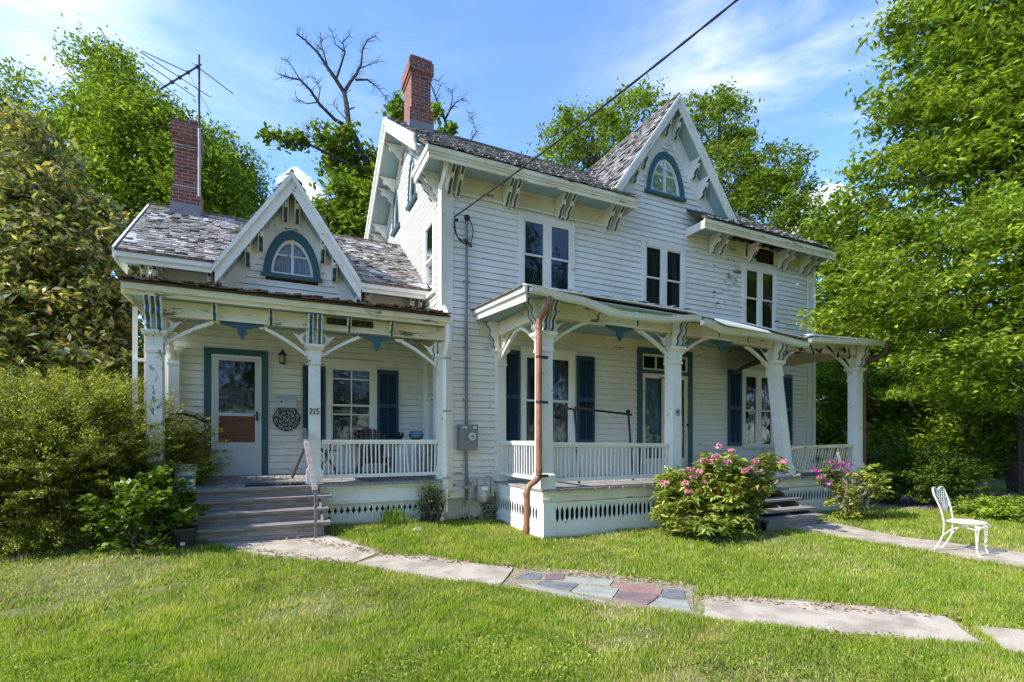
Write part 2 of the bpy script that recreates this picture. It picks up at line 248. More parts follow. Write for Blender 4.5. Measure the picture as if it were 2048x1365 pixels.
# ------------------------------------------------------------------ builders
class MB:
    def __init__(s): s.v = []; s.f = []; s.mi = []; s.names = []
    def mid(s, m):
        if m not in s.names: s.names.append(m)
        return s.names.index(m)
    def add(s, vs, fs, m):
        o = len(s.v); s.v += [tuple(x) for x in vs]; i = s.mid(m)
        for f in fs: s.f.append(tuple(a + o for a in f)); s.mi.append(i)
    def hexa(s, p, m):            # 8 points: bottom 4 then top 4
        s.add(p, [(0, 3, 2, 1), (4, 5, 6, 7), (0, 1, 5, 4), (1, 2, 6, 5), (2, 3, 7, 6), (3, 0, 4, 7)], m)
    def box(s, x0, x1, y0, y1, z0, z1, m):
        s.hexa([(x0, y0, z0), (x1, y0, z0), (x1, y1, z0), (x0, y1, z0), (x0, y0, z1), (x1, y0, z1), (x1, y1, z1), (x0, y1, z1)], m)
    def prism(s, poly, vec, m):   # polygon extruded by vec
        n = len(poly); p = [Vector(q) for q in poly]; v = Vector(vec)
        vs = p + [q + v for q in p]
        fs = [tuple(range(n - 1, -1, -1)), tuple(range(n, 2 * n))] + [(i, (i + 1) % n, (i + 1) % n + n, i + n) for i in range(n)]
        s.add(vs, fs, m)
    def tube(s, pts, r, m, k=8, cap=True):
        pts = [Vector(p) for p in pts]; n = len(pts)
        if not isinstance(r, (list, tuple)): r = [r] * n
        vs = []; up = None
        for i, p in enumerate(pts):
            d = (pts[min(i + 1, n - 1)] - pts[max(i - 1, 0)])
            if d.length < 1e-9: d = Vector((0, 0, 1))
            d.normalize()
            if up is None: up = Vector((0, 0, 1)) if abs(d.z) < 0.9 else Vector((1, 0, 0))
            a = d.cross(up).normalized(); b = a.cross(d).normalized(); up = b
            for j in range(k):
                t = 2 * math.pi * j / k; vs.append(p + (a * math.cos(t) + b * math.sin(t)) * r[i])
        fs = [(i * k + j, i * k + (j + 1) % k, (i + 1) * k + (j + 1) % k, (i + 1) * k + j) for i in range(n - 1) for j in range(k)]
        if cap: fs += [tuple(range(k - 1, -1, -1)), tuple(range((n - 1) * k, n * k))]
        s.add(vs, fs, m)
    def lathe(s, c, prof, m, k=20):   # profile (r, z) round a vertical axis at c
        vs = []; c = Vector(c)
        for r, z in prof:
            for j in range(k):
                t = 2 * math.pi * j / k; vs.append((c.x + r * math.cos(t), c.y + r * math.sin(t), c.z + z))
        n = len(prof)
        fs = [(i * k + j, i * k + (j + 1) % k, (i + 1) * k + (j + 1) % k, (i + 1) * k + j) for i in range(n - 1) for j in range(k)]
        fs += [tuple(range(k - 1, -1, -1)), tuple(range((n - 1) * k, n * k))]
        s.add(vs, fs, m)
    def ball(s, c, r, m, k=8):
        s.lathe(c, [(r * math.sin(math.pi * i / 6) + 1e-4, -r * math.cos(math.pi * i / 6)) for i in range(7)], m, k)
    def build(s, name, parent=None, smooth=False):
        me = bpy.data.meshes.new(name); me.from_pydata(s.v, [], s.f)
        for n in s.names: me.materials.append(MATS[n])
        me.polygons.foreach_set('material_index', s.mi)
        if smooth: me.polygons.foreach_set('use_smooth', [True] * len(me.polygons))
        me.update(); o = bpy.data.objects.new(name, me); COL.objects.link(o)
        if parent is not None: attach(o, parent)
        return o
def attach(o, parent):
    o.parent = parent
    if parent.type == 'EMPTY': o.location = -Vector(parent.location)
def tag(o, label=None, cat=None, group=None, kind=None):
    if label: o['label'] = label
    if cat: o['category'] = cat
    if group: o['group'] = group
    if kind: o['kind'] = kind
    return o
def thing(name, loc, label, cat, group=None):
    o = bpy.data.objects.new(name, None); COL.objects.link(o); o.location = loc; o.empty_display_size = 0.2
    return tag(o, label, cat, group)
class F:                                # wall frame: s along the wall, o outwards, z up
    def __init__(s, O, a, n): s.O = Vector(O); s.a = Vector(a); s.n = Vector(n)
    def p(s, x, o, z): return s.O + s.a * x + s.n * o + Vector((0, 0, z))
    def box(s, mb, s0, s1, o0, o1, z0, z1, m):
        mb.hexa([s.p(s0, o0, z0), s.p(s1, o0, z0), s.p(s1, o1, z0), s.p(s0, o1, z0), s.p(s0, o0, z1), s.p(s1, o0, z1), s.p(s1, o1, z1), s.p(s0, o1, z1)], m)
    def poly(s, mb, pts, o0, o1, m):    # (s, z) polygon with thickness
        mb.prism([s.p(a, o0, z) for a, z in pts], s.n * (o1 - o0), m)
FM = F((0, 9.0, 0), (1, 0, 0), (0, -1, 0))        # main front wall
FW = F((0, 10.35, 0), (1, 0, 0), (0, -1, 0))      # wing front wall
FS = F((2.87, 0, 0), (0, 1, 0), (-1, 0, 0))       # main left side wall, s = Y
FR = F((13.58, 0, 0), (0, 1, 0), (1, 0, 0))       # main right side wall

def sstep(x, a, b):
    t = np.clip((x - a) / (b - a), 0, 1); return t * t * (3 - 2 * t)
def gz(x, y):                           # ground height
    x = np.asarray(x, float); y = np.asarray(y, float)
    h = 0.17 * sstep(y, 5.6, 7.8) * (1 - sstep(x, 0.9, 3.2))
    h = h + 0.012 * np.sin(x * 1.7 + 1) * np.cos(y * 1.3) + 0.08 * (1 - sstep(x, 3.2, 4.5)) * sstep(y, 6.5, 8.5) * sstep(x, 0.9, 2.5)
    return h
def gp(px, py, dz=0.0):                 # where the line of sight meets the ground
    d = ray(px, py); z = 0.0
    for _ in range(6):
        t = (z - 1.6) / d.z; z = float(gz(d.x * t, d.y * t))
    return Vector((d.x * t, d.y * t, z + dz))

BH = 0.126
def siding(mb, f, z0, z1, span, opens=(), m='siding_paint'):
    z = z0; row = 0
    rr = random.Random(int(z0 * 100))
    while z < z1 - 0.01:
        zt = min(z + BH, z1); zm = (z + zt) / 2
        a0, b0 = span(z); a1, b1 = span(zt)
        if b0 - a0 < 0.03: break
        if b1 < a1: a1 = b1 = (a1 + b1) / 2
        iv = [((a0, a1), (b0, b1))]
        for op in opens:
            r = op(z, zt) if callable(op) else (op if (op[2] < zm < op[3]) else None)
            if not r: continue
            o0, o1 = r[0], r[1]; nv = []
            for (l, rgt) in iv:
                if o1 <= max(l) or o0 >= min(rgt): nv.append((l, rgt)); continue
                if o0 > max(l): nv.append((l, (o0, o0)))
                if o1 < min(rgt): nv.append(((o1, o1), rgt))
            iv = nv
        for (l, rgt) in iv:
            L = min(rgt) - max(l); cuts = [0.0, 1.0]
            if L > 2.4 and rr.random() < 0.8: cuts = [0, rr.uniform(0.25, 0.75), 1]
            for ci in range(len(cuts) - 1):
                j0 = rr.uniform(-0.0025, 0.0025); j1 = rr.uniform(-0.0025, 0.0025); w = rr.uniform(-0.002, 0.004)
                sa = l[0] + (rgt[0] - l[0]) * cuts[ci]; sb = l[0] + (rgt[0] - l[0]) * cuts[ci + 1]
                ta = l[1] + (rgt[1] - l[1]) * cuts[ci]; tb = l[1] + (rgt[1] - l[1]) * cuts[ci + 1]
                if ci: sa += 0.002; ta += 0.002
                g = 0.0085
                P = [f.p(sa, -0.02, z), f.p(sb, -0.02, z), f.p(sa, -0.02, z + g + j0), f.p(sb, -0.02, z + g + j1),
                     f.p(sa, 0.022 + w, z + g + j0), f.p(sb, 0.022 + w, z + g + j1), f.p(ta, 0.003, zt), f.p(tb, 0.003, zt), f.p(ta, -0.02, zt), f.p(tb, -0.02, zt)]
                mb.add(P, [(0, 1, 3, 2), (2, 3, 5, 4), (4, 5, 7, 6), (6, 7, 9, 8), (2, 4, 6), (3, 7, 5)], m)
        z += BH; row += 1

def shingles(mb, E, a, w, span, vmax, expo=0.13, m='shingle', seed=1, lift=1.0, skip=0.02):
    rr = random.Random(seed); a = Vector(a).normalized(); w = Vector(w).normalized(); n = a.cross(w); n = n if n.z > 0 else -n
    E = Vector(E); v = -0.03
    while v < vmax:
        u0, u1 = span(max(v, 0)); u = u0 - rr.uniform(0, 0.05)
        while u < u1:
            wd = rr.uniform(0.08, 0.17); ue = min(u + wd - 0.006, u1); us = max(u, u0)
            if ue - us > 0.02 and rr.random() > skip:
                dv = rr.uniform(-0.018, 0.018); h = 0.024 + rr.random() ** 3 * 0.03 * lift; h2 = h + rr.uniform(-0.006, 0.012) * lift
                vb = v + dv; vt = min(v + expo * 1.25, vmax + 0.02); th = 0.014
                P = [E + a * us + w * vb + n * h, E + a * ue + w * vb + n * h2, E + a * ue + w * vt + n * 0.008, E + a * us + w * vt + n * 0.008,
                     E + a * us + w * vb + n * (h - th), E + a * ue + w * vb + n * (h2 - th)]
                mb.add(P, [(0, 1, 2, 3), (4, 5, 1, 0), (4, 0, 3), (5, 2, 1)], m)
            u += wd
        v += expo

# ------------------------------------------------------------------ THE HOUSE
house = thing('house', (6, 11.5, 0), 'weathered white two-storey clapboard house with steep gables, sagging porches and teal trim', 'house')
def part(mb, name, parent=house, label=None, smooth=False):
    o = mb.build(name, parent, smooth)
    if label: o['label'] = label
    return o

def arch_hw(zb, zt, hw, z):            # pointed arch half width at height z (0 outside)
    if z < zb or z > zt: return 0.0
    q = (z - zb) / (zt - zb); return hw * math.sqrt(max(0, 1 - q ** 1.75)) ** 1.05 if q < 1 else 0
def arch_pts(cx, zb, zt, hw, n=14):
    L = [(cx - arch_hw(zb, zt, hw, zb + (zt - zb) * i / n), zb + (zt - zb) * i / n) for i in range(n)]
    return L + [(cx, zt)] + [(2 * cx - a, z) for a, z in reversed(L)]
def arch_open(cx, zb, zt, hw):
    def f(z0, z1):
        if z1 < zb or z0 > zt: return None
        h = max(arch_hw(zb, zt, hw, z0 if z0 > zb else zb + .01), 0.0)
        return (cx - h, cx + h) if h > 0.05 else None
    return f

# openings
W1, W2, W3 = (4.46, 5.76, 4.60, 6.17), (7.58, 8.87, 4.62, 6.17), (10.85, 12.12, 4.52, 6.12)
L1, L3 = (4.50, 5.76, 1.50, 3.42), (10.82, 12.06, 1.45, 3.38)
DR = (7.44, 9.09, 0.82, 3.70)
GA = (8.26, 7.30, 8.22, 0.60)         # arch window: centre, base, top, half width
def main_span(z):
    if z <= 6.90: return (2.87, 13.58)
    hw = 1.62 * (9.10 - z) / (9.10 - 6.90) + 0.02
    return (8.35 - hw, 8.35 + hw)
mb = MB(); siding(mb, FM, 0.70, 9.0, main_span, [tuple(o) for o in (W1, W2, W3, L1, L3, DR)] + [arch_open(8.26, 7.28, 8.2, 0.56), (10.95, 12.03, 6.26, 6.62)])
part(mb, 'front_wall')
def side_span(z):
    if z <= 6.9: return (9.0, 14.6)
    h = 2.8 * (9.0 - z) / (9.0 - 6.9) + 0.05; return (11.8 - h, 11.8 + h)
SW1, SW2 = (9.40, 10.22, 4.50, 6.06), (9.35, 10.15, 1.55, 3.42)
mb = MB(); siding(mb, FS, 0.70, 9.0, side_span, [SW1, SW2, arch_open(11.12, 6.95, 7.95, 0.36), arch_open(12.75, 6.95, 7.95, 0.36)])
part(mb, 'side_wall')
mb = MB(); siding(mb, FR, 0.70, 9.0, side_span); mb.box(2.95, 13.5, 14.55, 14.6, 0, 6.9, 'siding_paint'); part(mb, 'rear_wall')
WD = (-1.09, -0.07, 0.95, 3.24); WW = (0.93, 1.90, 1.55, 3.13)
def wing_span(z):
    if z <= 4.45: return (-1.65, 2.87)
    h = 1.08 * (5.95 - z) / 1.5 + 0.02; return (0.32 - h, 0.32 + h)
mb = MB(); siding(mb, FW, 0.80, 5.9, wing_span, [WD, WW, arch_open(0.34, 4.70, 5.5, 0.46)]); part(mb, 'wing_front_wall')
mb = MB(); FWL = F((-1.65, 0, 0), (0, 1, 0), (-1, 0, 0)); siding(mb, FWL, 0.5, 6.3, lambda z: (10.35, 14.4) if z < 4.9 else (12.4 - 2.05 * (6.35 - z) / 1.45, 12.4 + 2.05 * (6.35 - z) / 1.45)); part(mb, 'wing_side_wall')
# foundations
mb = MB(); mb.box(2.92, 13.5, 9.03, 14.5, -0.3, 0.70, 'foundation'); mb.box(-1.6, 2.9, 10.37, 14.4, -0.3, 0.80, 'foundation'); part(mb, 'foundation')

# corner boards, frieze, water table
mb = MB()
for f, s0, s1 in ((FM, 2.85, 3.06), (FS, 9.0, 9.14), (FM, 13.40, 13.60), (FR, 9.0, 9.14)):
    mb = MB(); f.box(mb, s0, s1, -0.02, 0.045, 0.66, 6.3, 'white_trim'); part(mb, 'corner_board')
mb = MB(); FM.box(mb, 2.85, 13.6, -0.02, 0.035, 0.58, 0.71, 'white_trim'); FM.box(mb, 2.83, 3.9, -0.02, 0.055, 0.50, 0.66, 'white_trim'); FS.box(mb, 9.0, 10.3, -0.02, 0.04, 0.55, 0.70, 'white_trim'); part(mb, 'water_table')
mb = MB()
for a, b in ((2.85, 6.75), (9.75, 10.95), (12.03, 13.6)): FM.box(mb, a, b, 0.0, 0.032, 6.26, 6.62, 'cream_trim')
for a, b in ((2.85, 6.75), (9.75, 11.3), (12.0, 13.6)): FM.box(mb, a, b, 0.033, 0.055, 6.24, 6.28, 'white_trim')
FM.box(mb, 3.6, 13.58, 0.0, 0.030, 3.62, 3.86, 'cream_trim')
part(mb, 'frieze_board')
mb = MB()      # rotten hole in the frieze: broken studs and boards, black sheets as painted shade
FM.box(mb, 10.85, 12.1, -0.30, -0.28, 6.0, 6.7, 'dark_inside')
for i in range(9):
    z = 6.14 + i * 0.05; FM.box(mb, 11.10 + random.random() * .1, 12.0 - random.random() * .15, -0.2 + random.random() * .12, -0.03 + random.random() * .03, z, z + 0.025 + random.random() * .02, 'rotten_wood')
for i in range(7): FM.box(mb, 10.2 + i * .27, 10.28 + i * .27, 0.05, 0.5, 6.60 + random.random() * .03, 6.66, 'rotten_wood')
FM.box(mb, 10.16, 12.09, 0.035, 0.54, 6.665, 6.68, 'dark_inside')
for i in range(14):
    x = 10.2 + i * .135; FM.poly(mb, [(x, 6.66), (x + .13, 6.66), (x + .06 + random.uniform(-.05, .05), 6.66 - random.uniform(.03, .14))], .42, .44, 'rotten_wood')
part(mb, 'rotten_frieze', label='rotten hole with broken dark boards under the right eave')

# ---- eave cornices of the main roof (front)
def cornice(mb, x0, x1, yo, yw, zt, hb=0.20, m='cream_trim', side=None):
    mb.box(x0, x1, yo, yo + 0.03, zt - hb, zt - 0.02, m)
    mb.box(x0 - 0.02, x1 + 0.02, yo - 0.035, yo - 0.001, zt - 0.085, zt, m)
    mb.box(x0 - 0.01, x1 + 0.01, yo - 0.015, yo - 0.002, zt - 0.13, zt - 0.087, m)
    mb.box(x0, x1, yo - 0.012, yo - 0.001, zt - hb - 0.01, zt - hb + 0.03, m)
mb = MB(); cornice(mb, 2.45, 6.98, 8.42, 9, 6.70); cornice(mb, 8.92, 13.72, 8.42, 9, 6.66)
# gable return on the left
mb.box(2.43, 2.46, 8.42, 9.40, 6.49, 6.68, 'white_trim'); mb.box(2.40, 2.428, 8.38, 9.44, 6.61, 6.70, 'white_trim'); mb.box(2.462, 2.85, 9.37, 9.40, 6.49, 6.68, 'white_trim')
mb.box(13.72, 13.75, 8.42, 9.3, 6.47, 6.64, 'white_trim')
mb.box(6.95, 6.98, 8.452, 9.0, 6.50, 6.68, 'white_trim'); mb.box(8.92, 8.95, 8.452, 9.0, 6.46, 6.64, 'white_trim')
part(mb, 'eave_fascia')
mb = MB(); mb.box(2.47, 6.94, 8.455, 8.99, 6.60, 6.625, 'soffit_blue'); mb.box(2.47, 2.84, 8.99, 9.36, 6.60, 6.625, 'soffit_blue'); part(mb, 'eave_soffit'); mb = MB(); mb.box(8.96, 10.15, 8.455, 8.99, 6.58, 6.60, 'soffit_blue'); part(mb, 'eave_soffit'); mb = MB(); mb.box(12.1, 13.7, 8.455, 8.99, 6.58, 6.60, 'soffit_blue'); part(mb, 'eave_soffit'); mb = MB()
mb.box(6.98 - 0.6, 6.94, 8.46, 8.98, 6.63, 6.68, 'lead_flashing')
part(mb, 'eave_patch')

# ---- main roof
SL = 0.69; w_up = Vector((0, 1, SL)).normalized(); E0 = Vector((0, 8.40, 6.72)); LEN = 3.4 / w_up.y
mb = MB()
for sg in (1, -1):
    ya = 8.40 if sg == 1 else 15.2
    for x0, x1 in (((2.42, 7.0), (8.95, 13.72)) if sg == 1 else ((2.42, 13.72),)):
        mb.prism([(x0, ya, 6.66), (x0, 11.8, 9.006), (x0, 11.8, 9.06), (x0, ya, 6.715)], (x1 - x0, 0, 0), 'roof_deck')
mb.prism([(6.9, 9.5, 7.42), (6.9, 11.8, 9.006), (6.9, 11.8, 9.06), (6.9, 9.5, 7.47)], (2.1, 0, 0), 'roof_deck')
shingles(mb, E0, (1, 0, 0), w_up, lambda v: (2.40, 7.0 + min(v * .6, 0.6)), LEN + 0.03, seed=3, lift=1.1)
shingles(mb, E0, (1, 0, 0), w_up, lambda v: (8.93 + 0.2, 13.74), LEN + 0.03, seed=4, lift=1.1)
mb.box(2.4, 13.72, 11.72, 11.88, 9.05, 9.10, 'roof_edge')
part(mb, 'main_roof', label='grey weathered shake roof over the two-storey part')

# ---- steep front gable roof of the main house
def gable_roof(name, cx, za, half, zf, yf, yb, ext=0.0, seed=5):
    mb = MB(); sl = (za - zf) / half
    for sg in (-1, 1):
        foot = Vector((cx + sg * (half + ext), yf, za - sl * (half + ext))); top = Vector((cx, yf, za))
        mb.prism([foot, top, top + Vector((0, 0, -0.09)), foot + Vector((0, 0, -0.09))], (0, yb - yf, 0), 'roof_deck')
        w = (top - foot); L = w.length; w.normalize()
        shingles(mb, foot + Vector((0, 0, 0.012)), (0, 1, 0), w, lambda v: (0.0, yb - yf), L, seed=seed + sg, lift=1.3)
    mb.tube([(cx, yf - 0.01, za + 0.03), (cx, yb, za + 0.03)], 0.035, 'roof_edge', 6)
    return mb
part(gable_roof('x', 8.35, 9.44, 1.85, 6.86, 8.62, 14.6, 0.12), 'gable_roof', label='steep shake roof of the tall front gable')
part(gable_roof('x', 0.32, 6.44, 1.2, 4.62, 9.90, 12.45, 0.05, 15), 'wing_gable_roof', label='steep shake roof of the low wing gable')

def rake_trim(f, cs, za, half, zf, of, h1, hb, bandw, ow=0.0, name='rake_board', steps=((0.0, 1.0),), sides=(-1, 1)):
    """bargeboard at outward distance of, soffit back to the wall, frieze band on the wall"""
    mb = MB(); so_ = MB(); fb = MB(); sl = (za - zf) / half
    for sg in sides:
        def P(q, dz): return (cs + sg * half * q, za - (za - zf) * q + dz)
        f.poly(mb, [P(0, -0.02), P(1, -0.02), P(1, -h1), P(0, -h1)], of - 0.03, of, 'white_trim')
        f.poly(mb, [P(-0.0, 0.035), P(1.03, 0.035), P(1.03, -0.08), P(0, -0.08)], of + 0.001, of + 0.045, 'white_trim')
        f.poly(mb, [P(0, -0.085), P(1.01, -0.085), P(1.01, -0.12), P(0, -0.12)], of + 0.001, of + 0.02, 'white_trim')
        d = h1 - 0.06
        so_.prism([f.p(*(lambda a: (a[0], ow + 0.01, a[1]))(P(0, -d))), f.p(*(lambda a: (a[0], ow + 0.01, a[1]))(P(1, -d))), f.p(*(lambda a: (a[0], of - 0.031, a[1]))(P(1, -d))), f.p(*(lambda a: (a[0], of - 0.031, a[1]))(P(0, -d)))], (0, 0, 0.02), 'soffit_blue')
        f.poly(fb, [P(0, -d - 0.003), P(1, -d - 0.003), P(1, -d - bandw), P(0, -d - bandw)], ow - 0.01, ow + 0.036, 'white_trim')
    part(mb, name); part(so_, 'rake_soffit'); part(fb, 'gable_frieze')
rake_trim(FM, 8.35, 9.42, 1.86, 6.83, 0.37, 0.25, 0, 0.58)
rake_trim(FW, 0.32, 6.42, 1.21, 4.60, 0.45, 0.33, 0, 0.40)
# left gable of the main house: the front rake stops on the cornice return
mb = MB(); so_ = MB(); fb = MB()
for sg, e in ((-1, 2.72), (1, 3.4)):
    def P(q, dz, of): return FS.p(11.8 + sg * q, of, 9.07 - SL * q + dz)
    of = 0.50
    mb.prism([P(0, -0.02, of - .03), P(e, -0.02, of - .03), P(e, -0.26, of - .03), P(0, -0.26, of - .03)], FS.n * 0.03, 'white_trim')
    mb.prism([P(0, 0.05, of + .001), P(e + .02, 0.05, of + .001), P(e + .02, -0.07, of + .001), P(0, -0.07, of + .001)], FS.n * 0.04, 'white_trim')
    mb.prism([P(0, -0.075, of + .001), P(e, -0.075, of + .001), P(e, -0.12, of + .001), P(0, -0.12, of + .001)], FS.n * 0.02, 'white_trim')
    so_.prism([P(0, -0.13, 0.04), P(e + .2, -0.13, 0.04), P(e + .2, -0.13, of - .031), P(0, -0.13, of - .031)], (0, 0, 0.02), 'soffit_blue')
    fb.prism([P(0, -0.14, 0.0), P(e, -0.14, 0.0), P(e, -0.36, 0.0), P(0, -0.36, 0.0)], FS.n * 0.035, 'white_trim')
part(mb, 'rake_board'); part(so_, 'rake_soffit'); part(fb, 'gable_frieze')

# ---- wing roof
mb = MB(); E1 = Vector((0, 9.86, 4.64)); wu = Vector((0, 2.54, 1.76)).normalized(); L2 = 2.54 / wu.y
for x0_, x1_ in ((-2.26, -0.93), (1.57, 2.86)): mb.prism([(x0_, 9.86, 4.57), (x0_, 12.4, 6.33), (x0_, 12.4, 6.38), (x0_, 9.86, 4.63)], (x1_ - x0_, 0, 0), 'roof_deck')
mb.prism([(-0.94, 11.2, 5.50), (-0.94, 12.4, 6.33), (-0.94, 12.4, 6.38), (-0.94, 11.2, 5.56)], (2.52, 0, 0), 'roof_deck')
mb.prism([(-2.26, 14.94, 4.57), (-2.26, 12.4, 6.33), (-2.26, 12.4, 6.38), (-2.26, 14.94, 4.63)], (5.12, 0, 0), 'roof_deck')
shingles(mb, E1, (1, 0, 0), wu, lambda v: (-2.22, -0.86 + v * 0.45), L2 + 0.02, seed=21, expo=0.105, lift=0.7, m='wing_shingle', skip=.01)
shingles(mb, E1, (1, 0, 0), wu, lambda v: (1.50 - v * 0.45, 2.86), L2 + 0.02, seed=22, expo=0.105, lift=0.7, m='wing_shingle', skip=.01)
mb.box(-2.26, 2.86, 12.33, 12.47, 6.37, 6.42, 'roof_edge')
part(mb, 'wing_roof', label='low grey shake roof with bleached patches over the wing')
for x0, x1 in ((-2.24, -0.93), (1.55, 2.86)):
    mb = MB()
    mb.box(x0, x1, 9.88, 9.91, 4.44, 4.59, 'white_trim'); mb.box(x0, x1, 9.845, 9.879, 4.52, 4.60, 'white_trim')
    mb.box(x0, x1, 9.83, 9.90, 4.602, 4.655, 'roof_edge')
    FW.box(mb, max(x0, -1.66), x1, 0.0, 0.033, 4.20, 4.55, 'white_trim'); FW.box(mb, max(x0, -1.66), x1, 0.034, 0.05, 4.22, 4.26, 'white_trim')
    mb.box(max(x0, -2.2), x1, 9.912, 10.31, 4.53, 4.55, 'soffit_blue'); part(mb, 'wing_eave')
mb = MB()
mb.box(-2.26, -2.242, 9.85, 10.6, 4.44, 4.60, 'white_trim')
mb.prism([(-2.262, 9.86, 4.66), (-2.262, 12.4, 6.41), (-2.262, 12.4, 6.25), (-2.262, 9.9, 4.50)], (-0.03, 0, 0), 'white_trim')
part(mb, 'rake_board'); mb = MB(); FW.box(mb, -1.72, -1.60, -0.02, 0.05, 0.8, 4.5, 'white_trim')
part(mb, 'corner_board')

# ---- scroll brackets
def bracket(f, s, o_, z, d=0.40, h=0.42, w=0.085, name='scroll_bracket', parent=house, ball=True, teal='teal_trim', white='white_trim'):
    """bracket whose top is at z, projecting d out from the wall face o_ and h tall; wavy front edge with a teal stripe"""
    mb = MB(); n = 14; prof = []
    for i in range(n + 1):
        q = i / n
        out = d * (1 - q) ** 0.9 * 0.86 + 0.05 + 0.022 * math.sin(q * math.pi * 5)
        if i == 0: out = d
        prof.append((o_ + out, z - h * q))
    for i in range(n):
        (a, za), (b, zb) = prof[i], prof[i + 1]
        mb.hexa([f.p(s - w / 2, o_, zb), f.p(s + w / 2, o_, zb), f.p(s + w / 2, b, zb), f.p(s - w / 2, b, zb), f.p(s - w / 2, o_, za), f.p(s + w / 2, o_, za), f.p(s + w / 2, a, za), f.p(s - w / 2, a, za)], white)
        k = w * 0.30
        if not (ball and 4 <= i <= 6):
            mb.add([f.p(s - k, b + .003, zb), f.p(s + k, b + .003, zb), f.p(s + k, a + .003, za), f.p(s - k, a + .003, za)], [(0, 1, 2, 3)], teal)
    if ball:
        c = prof[5]; mb.ball(f.p(s, c[0] + 0.02, c[1]), 0.034, white); mb.ball(f.p(s, c[0] + 0.0, c[1] - 0.05), 0.022, white)
    return part(mb, name, parent)
for px in (903, 921, 1019, 1034, 1126, 1142, 1223, 1238):
    u = (px - 1024) / 1000; bracket(FM, (ST + CT * u) / (CT - ST * u) * 8.75, 0.033, 6.60)
for px in (1432, 1447, 1508, 1568, 1580, 1612, 1625):
    u = (px - 1024) / 1000; bracket(FM, min((ST + CT * u) / (CT - ST * u) * 8.8, 13.5), 0.033, 6.58)
for s in (9.10, 9.34): bracket(FS, s, 0.046, 6.60, d=0.34)
# rake brackets, two by two
for cs, qs, top, apex, slope, ff, d in ((8.35, (-1.06, -0.80, -0.14, 0.14, 0.72, 1.0), 0, 9.42, 2.59 / 1.86, FM, 0.30), (0.32, (-0.72, -0.51, -0.10, 0.10, 0.55, 0.76), 0, 6.42, 1.82 / 1.21, FW, 0.36)):
    for q in qs: bracket(ff, cs + q, 0.037, apex - abs(q) * slope - 0.18, d=d, h=0.42, w=0.10)
for q in (-0.25, -0.5, -1.25, -1.5, -2.2, 0.3, 1.0, 1.25, 2.1, 2.35): bracket(FS, 11.8 + q, 0.037, 9.07 - abs(q) * SL - 0.15, d=0.42, h=0.34, w=0.07)
for px in (289, 313, 421, 440): 
    u = (px - 1024) / 1000; bracket(FW, (ST + CT * u) / (CT - ST * u) * 10.2, 0.034, 4.53, d=0.33, h=0.36)
for px in (716, 733, 822, 838):
    u = (px - 1024) / 1000; bracket(FW, (ST + CT * u) / (CT - ST * u) * 10.2, 0.034, 4.53, d=0.33, h=0.36)

# ---- chimneys
def chimney(x0, x1, y0, y1, zb, zt, fl, label):
    mb = MB(); mb.box(x0, x1, y0, y1, zb, zt - 0.42, 'chimney_brick'); e = 0.03
    mb.box(x0 - .05, x1 + .05, y0 - .05, y1 + .05, zb, fl + 0.30, 'chimney_brick')
    mb.box(x0 - e, x1 + e, y0 - e, y1 + e, zt - 0.419, zt - 0.34, 'chimney_brick'); mb.box(x0 - 2 * e, x1 + 2 * e, y0 - 2 * e, y1 + 2 * e, zt - 0.339, zt - 0.08, 'chimney_brick')
    mb.box(x0 - e, x1 + e, y0 - e, y1 + e, zt - 0.079, zt, 'chimney_brick')
    for i in range(12): mb.box(x0 + random.uniform(-.04, .3), x0 + random.uniform(.31, .5), y0 - .03 + i * .04, y0 + .01 + i * .04, zt + .001, zt + random.uniform(.01, .05), 'chimney_brick')
    o = part(mb, 'chimney', label=label)
    fm = MB(); g = 0.062; fm.box(x0 - g, x1 + g, y0 - g, y1 + g, zb, fl, 'lead_flashing'); part(fm, 'flashing', o)
chimney(2.90, 3.36, 11.45, 12.15, 8.3, 10.50, 8.98, 'tall red brick chimney on the main ridge')
chimney(-1.80, -1.40, 12.12, 12.62, 5.9, 8.12, 6.42, 'red brick chimney on the wing roof')

